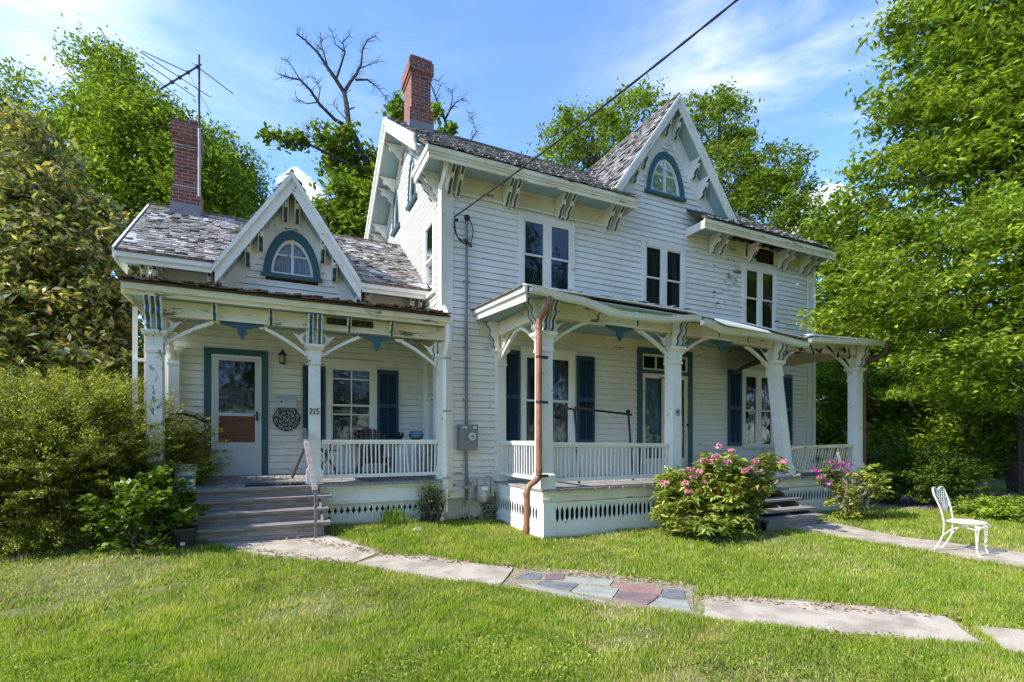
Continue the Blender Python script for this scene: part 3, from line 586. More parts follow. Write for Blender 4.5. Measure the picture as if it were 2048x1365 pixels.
# ---- windows
def sash_window(f, o, twin=True, m='white_trim', cap=True, curtain='curtain', parts=True, muntin=None, sill=True, split=0.5, wmul=0.13, label=None, glassgap=0.07):
    s0, s1, z0, z1 = o; mb = MB(); cw = 0.10
    f.box(mb, s0 - .01, s0 + cw, -0.02, 0.045, z0, z1, m); f.box(mb, s1 - cw, s1 + .01, -0.02, 0.045, z0, z1, m)
    f.box(mb, s0 + cw, s1 - cw, -0.02, 0.043, z1 - 0.12, z1, m)
    if cap: f.box(mb, s0 - 0.05, s1 + 0.05, -0.02, 0.075, z1 + 0.001, z1 + 0.05, m)
    if sill: f.box(mb, s0 - 0.04, s1 + 0.04, -0.02, 0.085, z0 - 0.055, z0 - 0.001, m)
    lights = [(s0 + cw, s1 - cw)]
    if twin:
        c = (s0 + s1) / 2; f.box(mb, c - wmul / 2, c + wmul / 2, -0.02, 0.041, z0, z1 - 0.12, m)
        lights = [(s0 + cw, c - wmul / 2), (c + wmul / 2, s1 - cw)]
    # reveal box, painted near-black as room shade
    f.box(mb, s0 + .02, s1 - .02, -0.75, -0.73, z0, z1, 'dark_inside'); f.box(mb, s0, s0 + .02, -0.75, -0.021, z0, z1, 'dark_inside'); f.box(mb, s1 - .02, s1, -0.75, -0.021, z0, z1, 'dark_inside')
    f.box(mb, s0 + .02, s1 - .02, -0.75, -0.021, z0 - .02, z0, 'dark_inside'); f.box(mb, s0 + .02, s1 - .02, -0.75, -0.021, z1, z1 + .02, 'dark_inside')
    w = part(mb, 'window', label=label)
    sm = MB(); gm = MB(); zt = z1 - 0.12; zm = z0 + (zt - z0) * split; b = 0.035
    for a, c in lights:
        for (p, q, o0) in ((z0, zm + 0.02, 0.0), (zm - 0.02, zt, 0.018)):
            f.box(sm, a, a + b, o0 - .02, o0 + .012, p, q, 'white_trim'); f.box(sm, c - b, c, o0 - .02, o0 + .012, p, q, 'white_trim')
            f.box(sm, a + b, c - b, o0 - .02, o0 + .012, p, p + b, 'white_trim'); f.box(sm, a + b, c - b, o0 - .02, o0 + .012, q - b, q, 'white_trim')
            if muntin: f.box(sm, (a + c) / 2 - .012, (a + c) / 2 + .012, o0 - .015, o0 + .006, p + b, q - b, 'white_trim')
            gm.add([f.p(a + b, o0 - .008, p + b), f.p(c - b, o0 - .008, p + b), f.p(c - b, o0 - .008, q - b), f.p(a + b, o0 - .008, q - b)], [(0, 1, 2, 3)], 'window_glass')
        if muntin:
            for zz in muntin: f.box(sm, a + b, c - b, 0.0, 0.02, zz - .012, zz + .012, 'white_trim')
    part(sm, 'sash', w); part(gm, 'pane', w)
    if curtain:
        cm = MB(); 
        for a, c in lights:
            n = 24; vs = []
            for (l, r_) in ((a, a + (c - a) * 0.40), (c - (c - a) * 0.30, c)):
                vs = []
                for i in range(n + 1):
                    s_ = l + (r_ - l) * i / n; oo = -0.14 + 0.02 * math.sin(i * 1.6)
                    vs += [f.p(s_, oo, z0), f.p(s_, oo, zt)]
                cm.add(vs, [(2 * i, 2 * i + 2, 2 * i + 3, 2 * i + 1) for i in range(n)], curtain)
        part(cm, 'curtain', w)
    return w
sash_window(FM, W1, curtain=None, cap=False, split=0.52, label='upper twin window nearest the left corner'); sash_window(FM, W2, cap=False, label='upper twin window under the tall gable'); sash_window(FM, W3, cap=False, label='upper twin window under the rotten eave')
sash_window(FM, L1, label='lower twin window behind the orange downspout'); sash_window(FM, L3, label='lower twin window behind the leaning post')
sash_window(FS, SW1, twin=False, cap=False, label='upper side window on the left wall'); sash_window(FS, SW2, twin=False, cap=False, label='side window inside the wing porch')
sash_window(FW, WW, twin=False, curtain=None, muntin=(2.80, 2.10), split=0.5, label='window beside the wing door')

def arch_window(f, cx, zb, zt, hw, fw=0.13, backing='dark_inside', muntins=True, frame_m='teal_trim', label=None):
    def ring(mb, outer, inner, o0, o1, m):
        n = len(outer)
        P = [f.p(a, o0, z) for a, z in outer] + [f.p(a, o0, z) for a, z in inner] + [f.p(a, o1, z) for a, z in outer] + [f.p(a, o1, z) for a, z in inner]
        fs = []
        for i in range(n - 1):
            fs += [(i, i + 1, n + i + 1, n + i), (2 * n + i, 3 * n + i, 3 * n + i + 1, 2 * n + i + 1), (i, 2 * n + i, 2 * n + i + 1, i + 1), (n + i, n + i + 1, 3 * n + i + 1, 3 * n + i)]
        mb.add(P, fs, m)
    A = lambda h, t, b=0: arch_pts(cx, zb + b, t, h)
    mb = MB(); ring(mb, A(hw, zt), A(hw - fw, zt - fw * 1.3, .001), -0.02, 0.055, frame_m); ring(mb, A(hw + .02, zt + .025), A(hw - .002, zt - .002), -0.02, 0.045, 'white_trim')
    f.box(mb, cx - hw - 0.03, cx + hw + 0.03, -0.02, 0.09, zb - 0.06, zb - 0.001, frame_m)
    w = part(mb, 'arched_window', label=label)
    sm = MB(); hi = hw - fw - .002; ti = zt - fw * 1.3 - .003; ring(sm, A(hi, ti, .002), A(hi - .045, ti - .07, .045), -0.02, 0.025, 'white_trim')
    f.box(sm, cx - hi, cx + hi, -0.02, 0.024, zb, zb + .045, 'white_trim')
    if muntins:
        f.box(sm, cx - .022, cx + .022, -0.015, 0.022, zb + .045, ti - .07, 'white_trim')
        zz = zb + (ti - zb) * 0.52; hh = arch_hw(zb, ti, hi, zz) - .04; f.box(sm, cx - hh, cx + hh, -0.012, 0.018, zz, zz + .025, 'white_trim')
    part(sm, 'sash', w)
    gm = MB(); gm.add([f.p(a, 0.0, z) for a, z in A(hi - .04, ti - .06, .04)], [tuple(range(29))], 'window_glass'); part(gm, 'pane', w)
    cm = MB(); cm.add([f.p(a, -0.08, z) for a, z in A(hi, ti)], [tuple(range(29))], backing); part(cm, 'curtain', w)  # without lace this sheet is painted room shade, not cloth
arch_window(FM, 8.26, 7.32, 8.32, 0.58, label='pointed arch window in the tall front gable')
arch_window(FW, 0.34, 4.70, 5.56, 0.50, backing='lace_curtain', label='pointed arch window with lace curtain in the wing gable')
arch_window(FS, 11.12, 6.97, 8.0, 0.38, fw=0.09, muntins=False, frame_m='teal_trim'); arch_window(FS, 12.75, 6.97, 8.0, 0.38, fw=0.09, muntins=False, frame_m='teal_trim')

def shutter(f, s0, s1, z0, z1, label=None):
    mb = MB(); b = 0.05; zs = [z0, z0 + (z1 - z0) * 0.5, z1]
    f.box(mb, s0, s0 + b, 0.03, 0.065, z0, z1, 'blue_shutter'); f.box(mb, s1 - b, s1, 0.03, 0.065, z0, z1, 'blue_shutter')
    for z in (z0, zs[1] - .04, z1 - .09): f.box(mb, s0 + b, s1 - b, 0.031, 0.064, z, z + .09, 'blue_shutter')
    f.box(mb, (s0 + s1) / 2 - .008, (s0 + s1) / 2 + .008, 0.064, 0.072, z0 + .1, z1 - .1, 'blue_shutter')
    for za, zb_ in ((z0 + .09, zs[1] - .04), (zs[1] + .05, z1 - .09)):
        k = int((zb_ - za) / 0.042)
        for i in range(k):
            z = za + (zb_ - za) * (i + .5) / k
            mb.hexa([f.p(s0 + b, .036, z), f.p(s1 - b, .036, z), f.p(s1 - b, .062, z - .03), f.p(s0 + b, .062, z - .03), f.p(s0 + b, .036, z + .008), f.p(s1 - b, .036, z + .008), f.p(s1 - b, .062, z - .022), f.p(s0 + b, .062, z - .022)], 'blue_shutter')
    f.box(mb, s0 + b, s1 - b, 0.026, 0.032, z0, z1, 'dark_inside')
    return part(mb, 'shutter', label=label)
shutter(FM, 4.02, 4.46, 1.52, 3.38); shutter(FM, 5.82, 6.26, 1.52, 3.38); shutter(FM, 10.30, 10.76, 1.45, 3.36); shutter(FM, 12.12, 12.72, 1.45, 3.36)
shutter(FW, 0.52, 0.93, 1.58, 3.02); shutter(FW, 1.91, 2.34, 1.55, 3.02)

# ---- doors
mb = MB(); s0, s1, z0, z1 = WD
FW.box(mb, s0, s0 + .11, -0.02, 0.05, z0, z1, 'teal_trim'); FW.box(mb, s1 - .11, s1, -0.02, 0.05, z0, z1, 'teal_trim'); FW.box(mb, s0 + .11, s1 - .11, -0.02, 0.048, z1 - .11, z1, 'teal_trim')
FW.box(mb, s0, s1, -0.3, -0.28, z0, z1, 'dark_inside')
dr = part(mb, 'door', label='wing entrance door with plywood patch and teal casing')
mb = MB(); a, b = s0 + .112, s1 - .112; zt = z1 - .112
FW.box(mb, a, a + .035, 0.0, 0.035, z0, zt, 'white_trim'); FW.box(mb, b - .035, b, 0.0, 0.035, z0, zt, 'white_trim'); FW.box(mb, a + .035, b - .035, 0.0, 0.034, zt - .04, zt, 'white_trim')
a += .038; b -= .038
FW.box(mb, a, a + .07, 0.0, 0.03, z0 + .01, zt - .045, 'panel_white'); FW.box(mb, b - .07, b, 0.0, 0.03, z0 + .01, zt - .045, 'panel_white')
FW.box(mb, a + .07, b - .07, 0.0, 0.029, zt - .10, zt - .045, 'panel_white'); FW.box(mb, a + .07, b - .07, 0.0, 0.029, 2.03, 2.08, 'panel_white'); FW.box(mb, a + .07, b - .07, 0.0, 0.028, z0 + .01, 1.55, 'panel_white')
FW.box(mb, a + .12, b - .12, 0.0285, 0.036, z0 + .14, z0 + .42, 'panel_white'); FW.box(mb, a + .16, b - .16, 0.0365, 0.042, z0 + .18, z0 + .38, 'panel_white')
st = part(mb, 'storm_door', dr)
mb = MB(); FW.box(mb, a + .07, b - .07, 0.005, 0.018, 1.551, 2.029, 'plywood'); part(mb, 'plywood_patch', dr)
mb = MB(); mb.add([FW.p(a + .07, .01, 2.08), FW.p(b - .07, .01, 2.08), FW.p(b - .07, .01, zt - .1), FW.p(a + .07, .01, zt - .1)], [(0, 1, 2, 3)], 'window_glass'); part(mb, 'pane', dr)
mb = MB(); FW.box(mb, b - .05, b - .02, .031, .07, 1.95, 2.12, 'dark_metal'); mb.tube([FW.p(b - .035, .03, 2.04), FW.p(b - .035, .08, 2.04), FW.p(b - .09, .085, 2.04)], .01, 'dark_metal', 6); part(mb, 'handle', dr)

mb = MB(); s0, s1, z0, z1 = DR
FM.box(mb, s0, s0 + .13, -0.02, 0.06, z0, z1, 'teal_trim'); FM.box(mb, s1 - .13, s1, -0.02, 0.06, z0, z1, 'teal_trim'); FM.box(mb, s0 + .13, s1 - .13, -0.02, 0.058, z1 - .13, z1, 'teal_trim'); FM.box(mb, s0 + .13, s1 - .13, -0.02, 0.057, 3.12, 3.20, 'teal_trim')
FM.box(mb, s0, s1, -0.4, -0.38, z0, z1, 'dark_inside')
dr = part(mb, 'double_door', label='main double door with transom and teal casing')
mb = MB(); a, b = s0 + .132, s1 - .132; c = (a + b) / 2
FM.box(mb, a, a + .05, -.02, .03, 3.2, z1 - .132, 'cream_trim'); FM.box(mb, b - .05, b, -.02, .03, 3.2, z1 - .132, 'cream_trim'); FM.box(mb, a + .05, b - .05, -.02, .029, 3.2, 3.24, 'cream_trim'); FM.box(mb, a + .05, b - .05, -.02, .029, z1 - .18, z1 - .132, 'cream_trim'); FM.box(mb, c - .02, c + .02, -.02, .028, 3.24, z1 - .18, 'cream_trim')
for q in (a + .42, b - .42): FM.box(mb, q - .015, q + .015, -.02, .027, 3.24, z1 - .18, 'cream_trim')
part(mb, 'transom', dr)
for l, r_ in ((a, c - .004), (c + .004, b)):
    mb = MB(); 
    FM.box(mb, l, l + .09, 0, .035, z0, 3.12, 'cream_trim'); FM.box(mb, r_ - .09, r_, 0, .035, z0, 3.12, 'cream_trim'); FM.box(mb, l + .09, r_ - .09, 0, .034, 3.02, 3.12, 'cream_trim'); FM.box(mb, l + .09, r_ - .09, 0, .034, z0, z0 + .35, 'cream_trim')
    dd = part(mb, 'storm_door', dr)
mb = MB(); FM.box(mb, a, b, -.10, -.06, z0, 3.1, 'door_teal')
for q in (a + .14, c + .1): FM.box(mb, q, q + .42, -.059, -.045, 1.95, 2.85, 'door_teal'); FM.box(mb, q, q + .42, -.059, -.045, 1.2, 1.8, 'door_teal')
part(mb, 'inner_door', dr)
mb = MB()
for l, r_, p, q in ((a + .09, c - .09, z0 + .35, 3.02), (c + .09, b - .09, z0 + .35, 3.02), (a + .05, b - .05, 3.24, z1 - .18)):
    mb.add([FM.p(l, .005, p), FM.p(r_, .005, p), FM.p(r_, .005, q), FM.p(l, .005, q)], [(0, 1, 2, 3)], 'window_glass')
part(mb, 'pane', dr)
mb = MB(); mb.ball(FM.p(b - .04, .08, 1.95), .035, 'dark_metal'); part(mb, 'door_knob', dr)

# ---- posts
def post(x, y, z0, zc, w=0.22, m='white_trim', top=None, half=None, label=None, capw=0.06):
    """square porch post; zc = top of capital; top = (x, y) of a leaning top"""
    mb = MB(); tx, ty = top or (x, y)
    def ctr(z): q = (z - z0) / (zc - z0); return x + (tx - x) * q, y + (ty - y) * q
    def seg(za, zb, wa, wb, mm):
        (xa, ya), (xb, yb) = ctr(za), ctr(zb); a = wa / 2; b = wb / 2
        mb.hexa([(xa - a, ya - a, za), (xa + a, ya - a, za), (xa + a, ya + a, za), (xa - a, ya + a, za), (xb - b, yb - b, zb), (xb + b, yb - b, zb), (xb + b, yb + b, zb), (xb - b, yb + b, zb)], mm)
    seg(z0, z0 + .22, w + .06, w + .06, m); seg(z0 + .2201, z0 + .26, w + .06, w + .005, m)
    seg(z0 + .26, zc - .32, w, w * .97, m)
    seg(zc - .32, zc - .28, w + .03, w + .03, m); seg(zc - .28, zc - .10, w + .01, w + .01, m)
    seg(zc - .10, zc - .045, w + .02, w + 2 * capw, m); seg(zc - .045, zc, w + 2 * capw, w + 2 * capw, m)
    return part(mb, 'porch_post', label=label)
PY = 7.20
post(4.03, PY, 0.80, 3.36); post(6.82, PY, 0.80, 3.34); post(10.02, PY, 0.80, 3.27, top=(9.62, PY), label='leaning porch post'); post(12.50, PY, 0.80, 3.30)
post(4.02, 8.93, 0.80, 3.36, w=0.18)
WY = 8.80
post(-1.53, WY, 0.88, 3.18, w=0.19, m='peeling_post'); post(0.62, WY, 0.88, 3.15, w=0.18, m='peeling_post', label='peeling porch post with house number'); post(-1.52, 10.28, 0.95, 3.20, w=0.16); post(2.77, WY + .04, 0.88, 3.15, w=0.12)
# stub pieces between capitals and beams
mb = MB()
for x, y, z0, z1, w in ((4.03, PY, 3.36, 3.62, .17), (6.82, PY, 3.34, 3.58, .17), (9.62, PY, 3.27, 3.52, .17), (12.5, PY, 3.30, 3.55, .17), (4.02, 8.93, 3.36, 3.62, .13), (-1.53, WY, 3.18, 3.42, .15), (0.62, WY, 3.15, 3.39, .15), (2.77, WY, 3.15, 3.36, .10)):
    mb = MB(); mb.box(x - w / 2, x + w / 2, y - w / 2, y + w / 2, z0, z1, 'cream_trim'); part(mb, 'post_block')

# house number on the peeling post: strokes
def strokes(mb, f, s, z, h, w, segs, t, o0, o1, m):
    for (x0, y0, x1, y1) in segs:
        a = Vector((s + x0 * w, z + y0 * h)); b = Vector((s + x1 * w, z + y1 * h)); d = (b - a).normalized() * t / 2; nrm = Vector((-d.y, d.x))
        q = [a - d + nrm, b + d + nrm, b + d - nrm, a - d - nrm]; f.poly(mb, [tuple(v) for v in q], o0, o1, m)
DIG = {'2': [(0, .8, .2, 1), (.2, 1, .8, 1), (.8, 1, 1, .75), (1, .75, 0, 0), (0, 0, 1, 0)], '1': [(.5, 0, .5, 1), (.5, 1, .25, .8), (.2, 0, .8, 0)], '5': [(1, 1, .1, 1), (.1, 1, .05, .55), (.05, .55, .7, .6), (.7, .6, 1, .35), (1, .35, .8, .03), (.8, .03, 0, .03)]}
FP = F((0.62, WY - 0.092, 0), (1, 0, 0), (0, -1, 0)); mb = MB()
for i, ch in enumerate('215'): strokes(mb, FP, -0.075 + i * 0.052, 2.02, 0.085, 0.034, DIG[ch], 0.011, 0.0, 0.006, 'dark_metal')
part(mb, 'house_number')

# ---- right porch: beams, ceiling, roof, gutter
XS = [3.5, 4.03, 5.2, 6.82, 8.2, 9.62, 10.8, 12.5]; SG = [0, 0, -0.01, -0.03, -0.05, -0.10, -0.06, -0.03]
def sag(x): return float(np.interp(x, XS, SG))
mb = MB(); xs = [3.94] + [4.1 + i * .3 for i in range(28)] + [12.58]
for a, b in zip(xs, xs[1:]):
    za, zb_ = sag(a), sag(b); y0, y1 = PY - .075, PY + .075
    mb.hexa([(a, y0, 3.62 + za), (b, y0, 3.62 + zb_), (b, y1, 3.62 + zb_), (a, y1, 3.62 + za), (a, y0, 3.87 + za), (b, y0, 3.87 + zb_), (b, y1, 3.87 + zb_), (a, y1, 3.87 + za)], 'cream_trim')
    mb.hexa([(a, y0 - .02, 3.615 + za), (b, y0 - .02, 3.615 + zb_), (b, y0 - .001, 3.615 + zb_), (a, y0 - .001, 3.615 + za), (a, y0 - .02, 3.65 + za), (b, y0 - .02, 3.65 + zb_), (b, y0 - .001, 3.65 + zb_), (a, y0 - .001, 3.65 + za)], 'cream_trim')
mb.box(3.95, 4.10, PY + .076, 8.95, 3.62, 3.87, 'cream_trim'); mb.box(12.43, 12.57, PY + .076, 8.95, 3.58, 3.84, 'cream_trim')
part(mb, 'porch_beam')
mb = MB(); 
for a, b in zip(xs, xs[1:]): mb.hexa([(a, 6.82, 3.875 + sag(a)), (b, 6.82, 3.875 + sag(b)), (b, 8.99, 3.88), (a, 8.99, 3.88), (a, 6.82, 3.89 + sag(a)), (b, 6.82, 3.89 + sag(b)), (b, 8.99, 3.895), (a, 8.99, 3.895)], 'soffit_blue')
mb.box(3.55, 3.94, 6.82, 8.99, 3.875, 3.89, 'soffit_blue')
part(mb, 'porch_ceiling')
mb = MB()      # fallen ceiling panel beyond the leaning post
mb.hexa([(10.1, 7.5, 3.62), (12.3, 7.4, 3.80), (12.3, 8.8, 3.84), (10.1, 8.8, 3.20), (10.1, 7.5, 3.64), (12.3, 7.4, 3.82), (12.3, 8.8, 3.86), (10.1, 8.8, 3.22)], 'rotten_wood')
for i in range(10):
    x = 10.2 + i * .2; mb.tube([(x, 7.05, 3.62 + random.uniform(-.05, .1)), (x + random.uniform(-.2, .2), 7.0, 3.45 + random.uniform(-.03, .15))], random.uniform(.01, .03), 'rotten_wood', 5)
part(mb, 'fallen_ceiling', label='fallen dark ceiling panel at the collapsed right bay')
ex = [3.50, 5.0, 6.9, 7.2, 8.4, 9.4, 10.1, 10.3, 12.75]; ez = [3.95, 3.93, 3.91, 3.86, 3.84, 3.76, 3.72, 3.80, 3.89]
def edge(x): return float(np.interp(x, ex, ez))
def wallz(x): return edge(x) + .12 + .30 * min(1, max(0, (x - 3.5) / 1.1))
mb = MB(); xs = list(np.linspace(3.50, 12.75, 60))
for a, b in zip(xs, xs[1:]):
    P = [(a, 6.82, edge(a)), (b, 6.82, edge(b)), (b, 8.99, wallz(b)), (a, 8.99, wallz(a)), (a, 6.82, edge(a) + .03), (b, 6.82, edge(b) + .03), (b, 8.99, wallz(b) + .04), (a, 8.99, wallz(a) + .04)]
    mb.hexa(P, 'roof_edge')
    mb.hexa([(a, 6.80, edge(a) + .012), (b, 6.80, edge(b) + .012), (b, 6.95, edge(b) + .068), (a, 6.95, edge(a) + .068), (a, 6.80, edge(a) + .04), (b, 6.80, edge(b) + .04), (b, 6.95, edge(b) + .075), (a, 6.95, edge(a) + .075)], 'aluminium_gutter')
wu2 = Vector((0, 2.17, 0.44)).normalized(); shingles(mb, (0, 6.86, 3.965), (1, 0, 0), wu2, lambda v: (3.48 + v * .5, 6.9), 2.2, seed=31, lift=1)
part(mb, 'porch_roof')
mb = MB()     # left end of the porch roof: fascia, crown, torn shingle edge
mb.hexa([(3.52, 6.86, 3.74), (3.55, 6.86, 3.74), (3.55, 8.97, 3.90), (3.52, 8.97, 3.90), (3.52, 6.86, 3.93), (3.55, 6.86, 3.93), (3.55, 8.97, 4.05), (3.52, 8.97, 4.05)], 'white_trim')
mb.hexa([(3.47, 6.80, 3.87), (3.519, 6.80, 3.87), (3.519, 8.97, 4.01), (3.47, 8.97, 4.01), (3.47, 6.80, 3.95), (3.519, 6.80, 3.95), (3.519, 8.97, 4.08), (3.47, 8.97, 4.08)], 'white_trim')
for i in range(26):
    y = 6.85 + i * .082; z = 3.955 + (y - 6.85) * .062; h = random.uniform(.01, .03); mb.hexa([(3.43, y, z), (3.60, y, z), (3.60, y + .085, z + .005), (3.43, y + .085, z + .005), (3.43, y, z + h), (3.60, y, z + h + .01), (3.60, y + .085, z + h + .015), (3.43, y + .085, z + h)], 'roof_edge')
part(mb, 'porch_roof_end')
# gutters (four lengths, sagging)
def gutter(pts, y=6.74, label=None, tilt=0.0):
    mb = MB(); prof = [(0.0, 0.10), (0.0, 0.0), (-.05, -.012), (-.085, .02), (-.095, .07), (-.11, .10)]
    P = []
    for x, z, *k in pts:
        for (o, h) in prof: P.append((x, y + .08 + o, z + h - .05))
    n = len(prof); fs = [(i * n + j, i * n + j + 1, (i + 1) * n + j + 1, (i + 1) * n + j) for i in range(len(pts) - 1) for j in range(n - 1)]
    mb.add(P, fs, 'aluminium_gutter')
    for x, z, *k in pts[2:-1:5]: mb.box(x - .01, x + .01, y - .035, y + .085, z + .04, z + .055, 'white_trim')
    return part(mb, 'gutter', label=label)
def lerp_pts(pairs, n=22):
    X = [p[0] for p in pairs]; Z = [p[1] for p in pairs]; out = []
    for i in range(n):
        x = X[0] + (X[-1] - X[0]) * i / (n - 1); k = max(j for j in range(len(X)) if X[j] <= x + 1e-9); k = min(k, len(X) - 2); q = (x - X[k]) / (X[k + 1] - X[k]); q = q * q * (3 - 2 * q) if len(X) > 2 else q
        out.append((x, Z[k] + (Z[k + 1] - Z[k]) * q))
    return out
gutter(lerp_pts([(3.56, 3.91), (4.35, 3.84), (5.3, 3.70), (6.05, 3.71), (7.05, 3.82)]), label='front gutter length sagging beside the copper downspout')
gutter(lerp_pts([(7.12, 3.77), (7.7, 3.66), (8.6, 3.68), (10.12, 3.58)]), label='bent middle gutter length hanging off the porch')
gutter(lerp_pts([(10.20, 3.70), (12.85, 3.84)]), label='straight gutter length over the collapsed bay')
mb = MB(); mb.hexa([(7.25, 6.60, 3.78), (7.5, 6.56, 3.70), (8.9, 6.7, 3.71), (8.9, 6.85, 3.80), (7.25, 6.62, 3.82), (7.5, 6.58, 3.74), (8.9, 6.72, 3.73), (8.9, 6.87, 3.83)], 'aluminium_gutter'); part(mb, 'gutter_flap')

# post brackets (pairs on the beam over each post) and small single ones
def pair(f, s, o, z, h, d=.22):
    for q in (-.065, .065): bracket(f, s + q, o, z, d=d, h=h, w=.075, name='post_bracket', ball=False)
FPf = F((0, PY - .075, 0), (1, 0, 0), (0, -1, 0)); FPs = F((3.95, 0, 0), (0, 1, 0), (-1, 0, 0)); FLf = F((0, WY - .065, 0), (1, 0, 0), (0, -1, 0))
for x, z in ((4.03, 3.87), (6.82, 3.84), (9.62, 3.77), (12.5, 3.84)): pair(FPf, x, .02, z, .50)
pair(FPs, PY, .0, 3.87, .50); pair(FPs, 8.93, .0, 3.87, .50)
for x in (5.0, 5.85, 7.85, 8.65, 10.5, 11.5): bracket(FPf, x, .0, 3.865 + sag(x), d=.16, h=.22, w=.06, name='beam_bracket', ball=False, white='cream_trim')
pair(FLf, -1.53, .0, 3.64, .46, .18); pair(FLf, 0.62, .0, 3.61, .46, .18)
for x in (-0.78, -0.02, 1.15, 1.85): bracket(FLf, x, .0, 3.62, d=.14, h=.24, w=.06, name='beam_bracket', ball=False, white='cream_trim')

def spandrel(f, s, z, dirn, L=0.62, H=0.42, o=0.0, parent=house):
    """diagonal corner brace with leaf cut-outs beside a post; z = underside of the beam"""
    mb = MB(); t = .03; n = 9; low = []; up_ = []
    for i in range(n + 1):
        q = i / n; x = dirn * (0.03 + L * q); base = z - H + (H - .04) * ((q ** .9 * .75 + .25 * math.sin(q * math.pi / 2))); low.append((s + x, base - .028)); up_.append((s + x, base + .028))
    f.poly(mb, low + up_[::-1], o - t, o + t, 'white_trim')
    f.poly(mb, [(s + dirn * .01, z - H), (s + dirn * .05, z - H), (s + dirn * .05, z), (s + dirn * .01, z)], o - t + .002, o + t - .002, 'white_trim')
    a = [(s + dirn * .05, z - .03), (s + dirn * .15, z - .10), (s + dirn * .28, z - .05), (s + dirn * .30, z - .02), (s + dirn * .18, z - .14), (s + dirn * .12, z - .22), (s + dirn * .06, z - .24), (s + dirn * .10, z - .14)]
    f.poly(mb, a, o - .012, o + .012, 'white_trim')
    f.poly(mb, [(s + dirn * (L - .02), z - .001), (s + dirn * (L + .16), z - .001), (s + dirn * (L + .13), z - .035), (s + dirn * (L + .08), z - .06), (s + dirn * (L + .03), z - .035)], o - t + .005, o + t - .005, 'white_trim')
    return part(mb, 'corner_brace')
FPc = F((0, PY, 0), (1, 0, 0), (0, -1, 0)); FLc = F((0, WY, 0), (1, 0, 0), (0, -1, 0)); FPc2 = F((4.02, 0, 0), (0, 1, 0), (-1, 0, 0)); FLs = F((-1.53, 0, 0), (0, 1, 0), (-1, 0, 0))
spandrel(FPc, 4.13, 3.62, 1); spandrel(FPc, 6.73, 3.59, -1); spandrel(FPc, 6.91, 3.59, 1); spandrel(FPc, 9.53, 3.52, -1); spandrel(FPc, 9.72, 3.52, 1, L=.4); spandrel(FPc, 12.40, 3.58, -1)
spandrel(FPc2, 8.85, 3.62, -1); spandrel(FPc2, 7.30, 3.62, 1)
spandrel(FLc, -1.45, 3.42, 1); spandrel(FLc, 0.54, 3.39, -1); spandrel(FLc, 0.70, 3.39, 1); spandrel(FLc, 2.70, 3.37, -1); spandrel(FLs, 10.2, 3.42, -1, L=.35); spandrel(FLs, 8.9, 3.42, 1, L=.35)
def pendant(f, s, z, o=0.0):
    h = [(.30, 0), (.30, -.03), (.24, -.035), (.22, -.06), (.17, -.055), (.13, -.085), (.08, -.08), (.055, -.12), (.07, -.16), (.035, -.19), (.02, -.24)]
    pts = [(s - a, z + b) for a, b in h] + [(s, z - .26)] + [(s + a, z + b) for a, b in reversed(h)]
    mb = MB(); f.poly(mb, pts, o - .02, o + .02, 'teal_trim'); return part(mb, 'pendant')
pendant(FPc, 5.55, 3.60, .03); pendant(FPc, 8.05, 3.565, .03); pendant(FLc, -0.42, 3.405, .03); pendant(FLc, 1.62, 3.385, .03)

# ---- right porch floor, skirt, lattice, steps, rails
mb = MB(); y = 7.02; 
for i in range(93):
    x = 3.90 + i * .0935; mb.box(x, x + .089, 7.00 + random.uniform(-.02, .02), 8.98, .765, .797, 'floor_wood')
part(mb, 'porch_floor')
mb = MB(); mb.box(3.93, 7.88, 7.05, 7.08, .58, .764, 'cream_trim'); mb.box(9.5, 12.6, 7.05, 7.08, .58, .764, 'cream_trim'); mb.box(7.86, 9.52, 7.45, 7.48, -.05, .764, 'dark_inside'); mb.box(7.86, 7.88, 7.09, 7.45, -.05, .764, 'dark_inside'); mb.box(9.5, 9.52, 7.09, 7.45, -.05, .764, 'dark_inside'); mb.box(3.93, 3.96, 7.081, 8.97, .58, .764, 'white_trim'); mb.box(12.57, 12.6, 7.081, 8.97, .55, .764, 'white_trim')  # black sheets paint the shade of the void behind the steps
mb.box(3.915, 7.88, 7.03, 7.049, .60, .64, 'cream_trim'); mb.box(9.5, 12.6, 7.03, 7.049, .60, .64, 'cream_trim')
part(mb, 'porch_skirt')
def lattice(f, s0, s1, z0, z1, dark_o=-.12, gap=.095):
    mb = MB(); f.box(mb, s0, s1, dark_o - .02, dark_o, z0 - .1, z1, 'dark_inside')  # black sheet behind the slats paints the underfloor shade
    f.box(mb, s0, s1, -.02, .02, z1 - .07, z1, 'white_trim'); f.box(mb, s0, s1, -.02, .02, z0 - .22, z0 + .02, 'white_trim')
    n = int((s1 - s0) / gap); g = (s1 - s0) / n
    for i in range(n + 1):
        c = s0 + g * i; a = g * .5; b = g * (.17 + random.uniform(-.03, .03)); za, zb_ = z0 + .021, z1 - .071; lean = random.uniform(-.006, .006)
        pts = [(c - a, za), (c + a, za), (c + b, za + .07), (c + b * .8 + lean, (za + zb_) / 2), (c + b, zb_ - .07), (c + a, zb_), (c - a, zb_), (c - b, zb_ - .07), (c - b * .8 + lean, (za + zb_) / 2), (c - b, za + .07)]
        pts = [(min(max(p, s0), s1), z) for p, z in pts]; f.poly(mb, pts, -.008, .008, 'white_trim')
    return part(mb, 'lattice_skirt')
FLa = F((0, 7.07, 0), (1, 0, 0), (0, -1, 0)); FLb = F((3.95, 0, 0), (0, 1, 0), (-1, 0, 0)); FLd = F((0, 8.75, 0), (1, 0, 0), (0, -1, 0))
lattice(FLa, 4.16, 7.8, .22, .575); lattice(FLa, 9.5, 12.58, .22, .575); lattice(FLb, 7.25, 8.95, .22, .575)
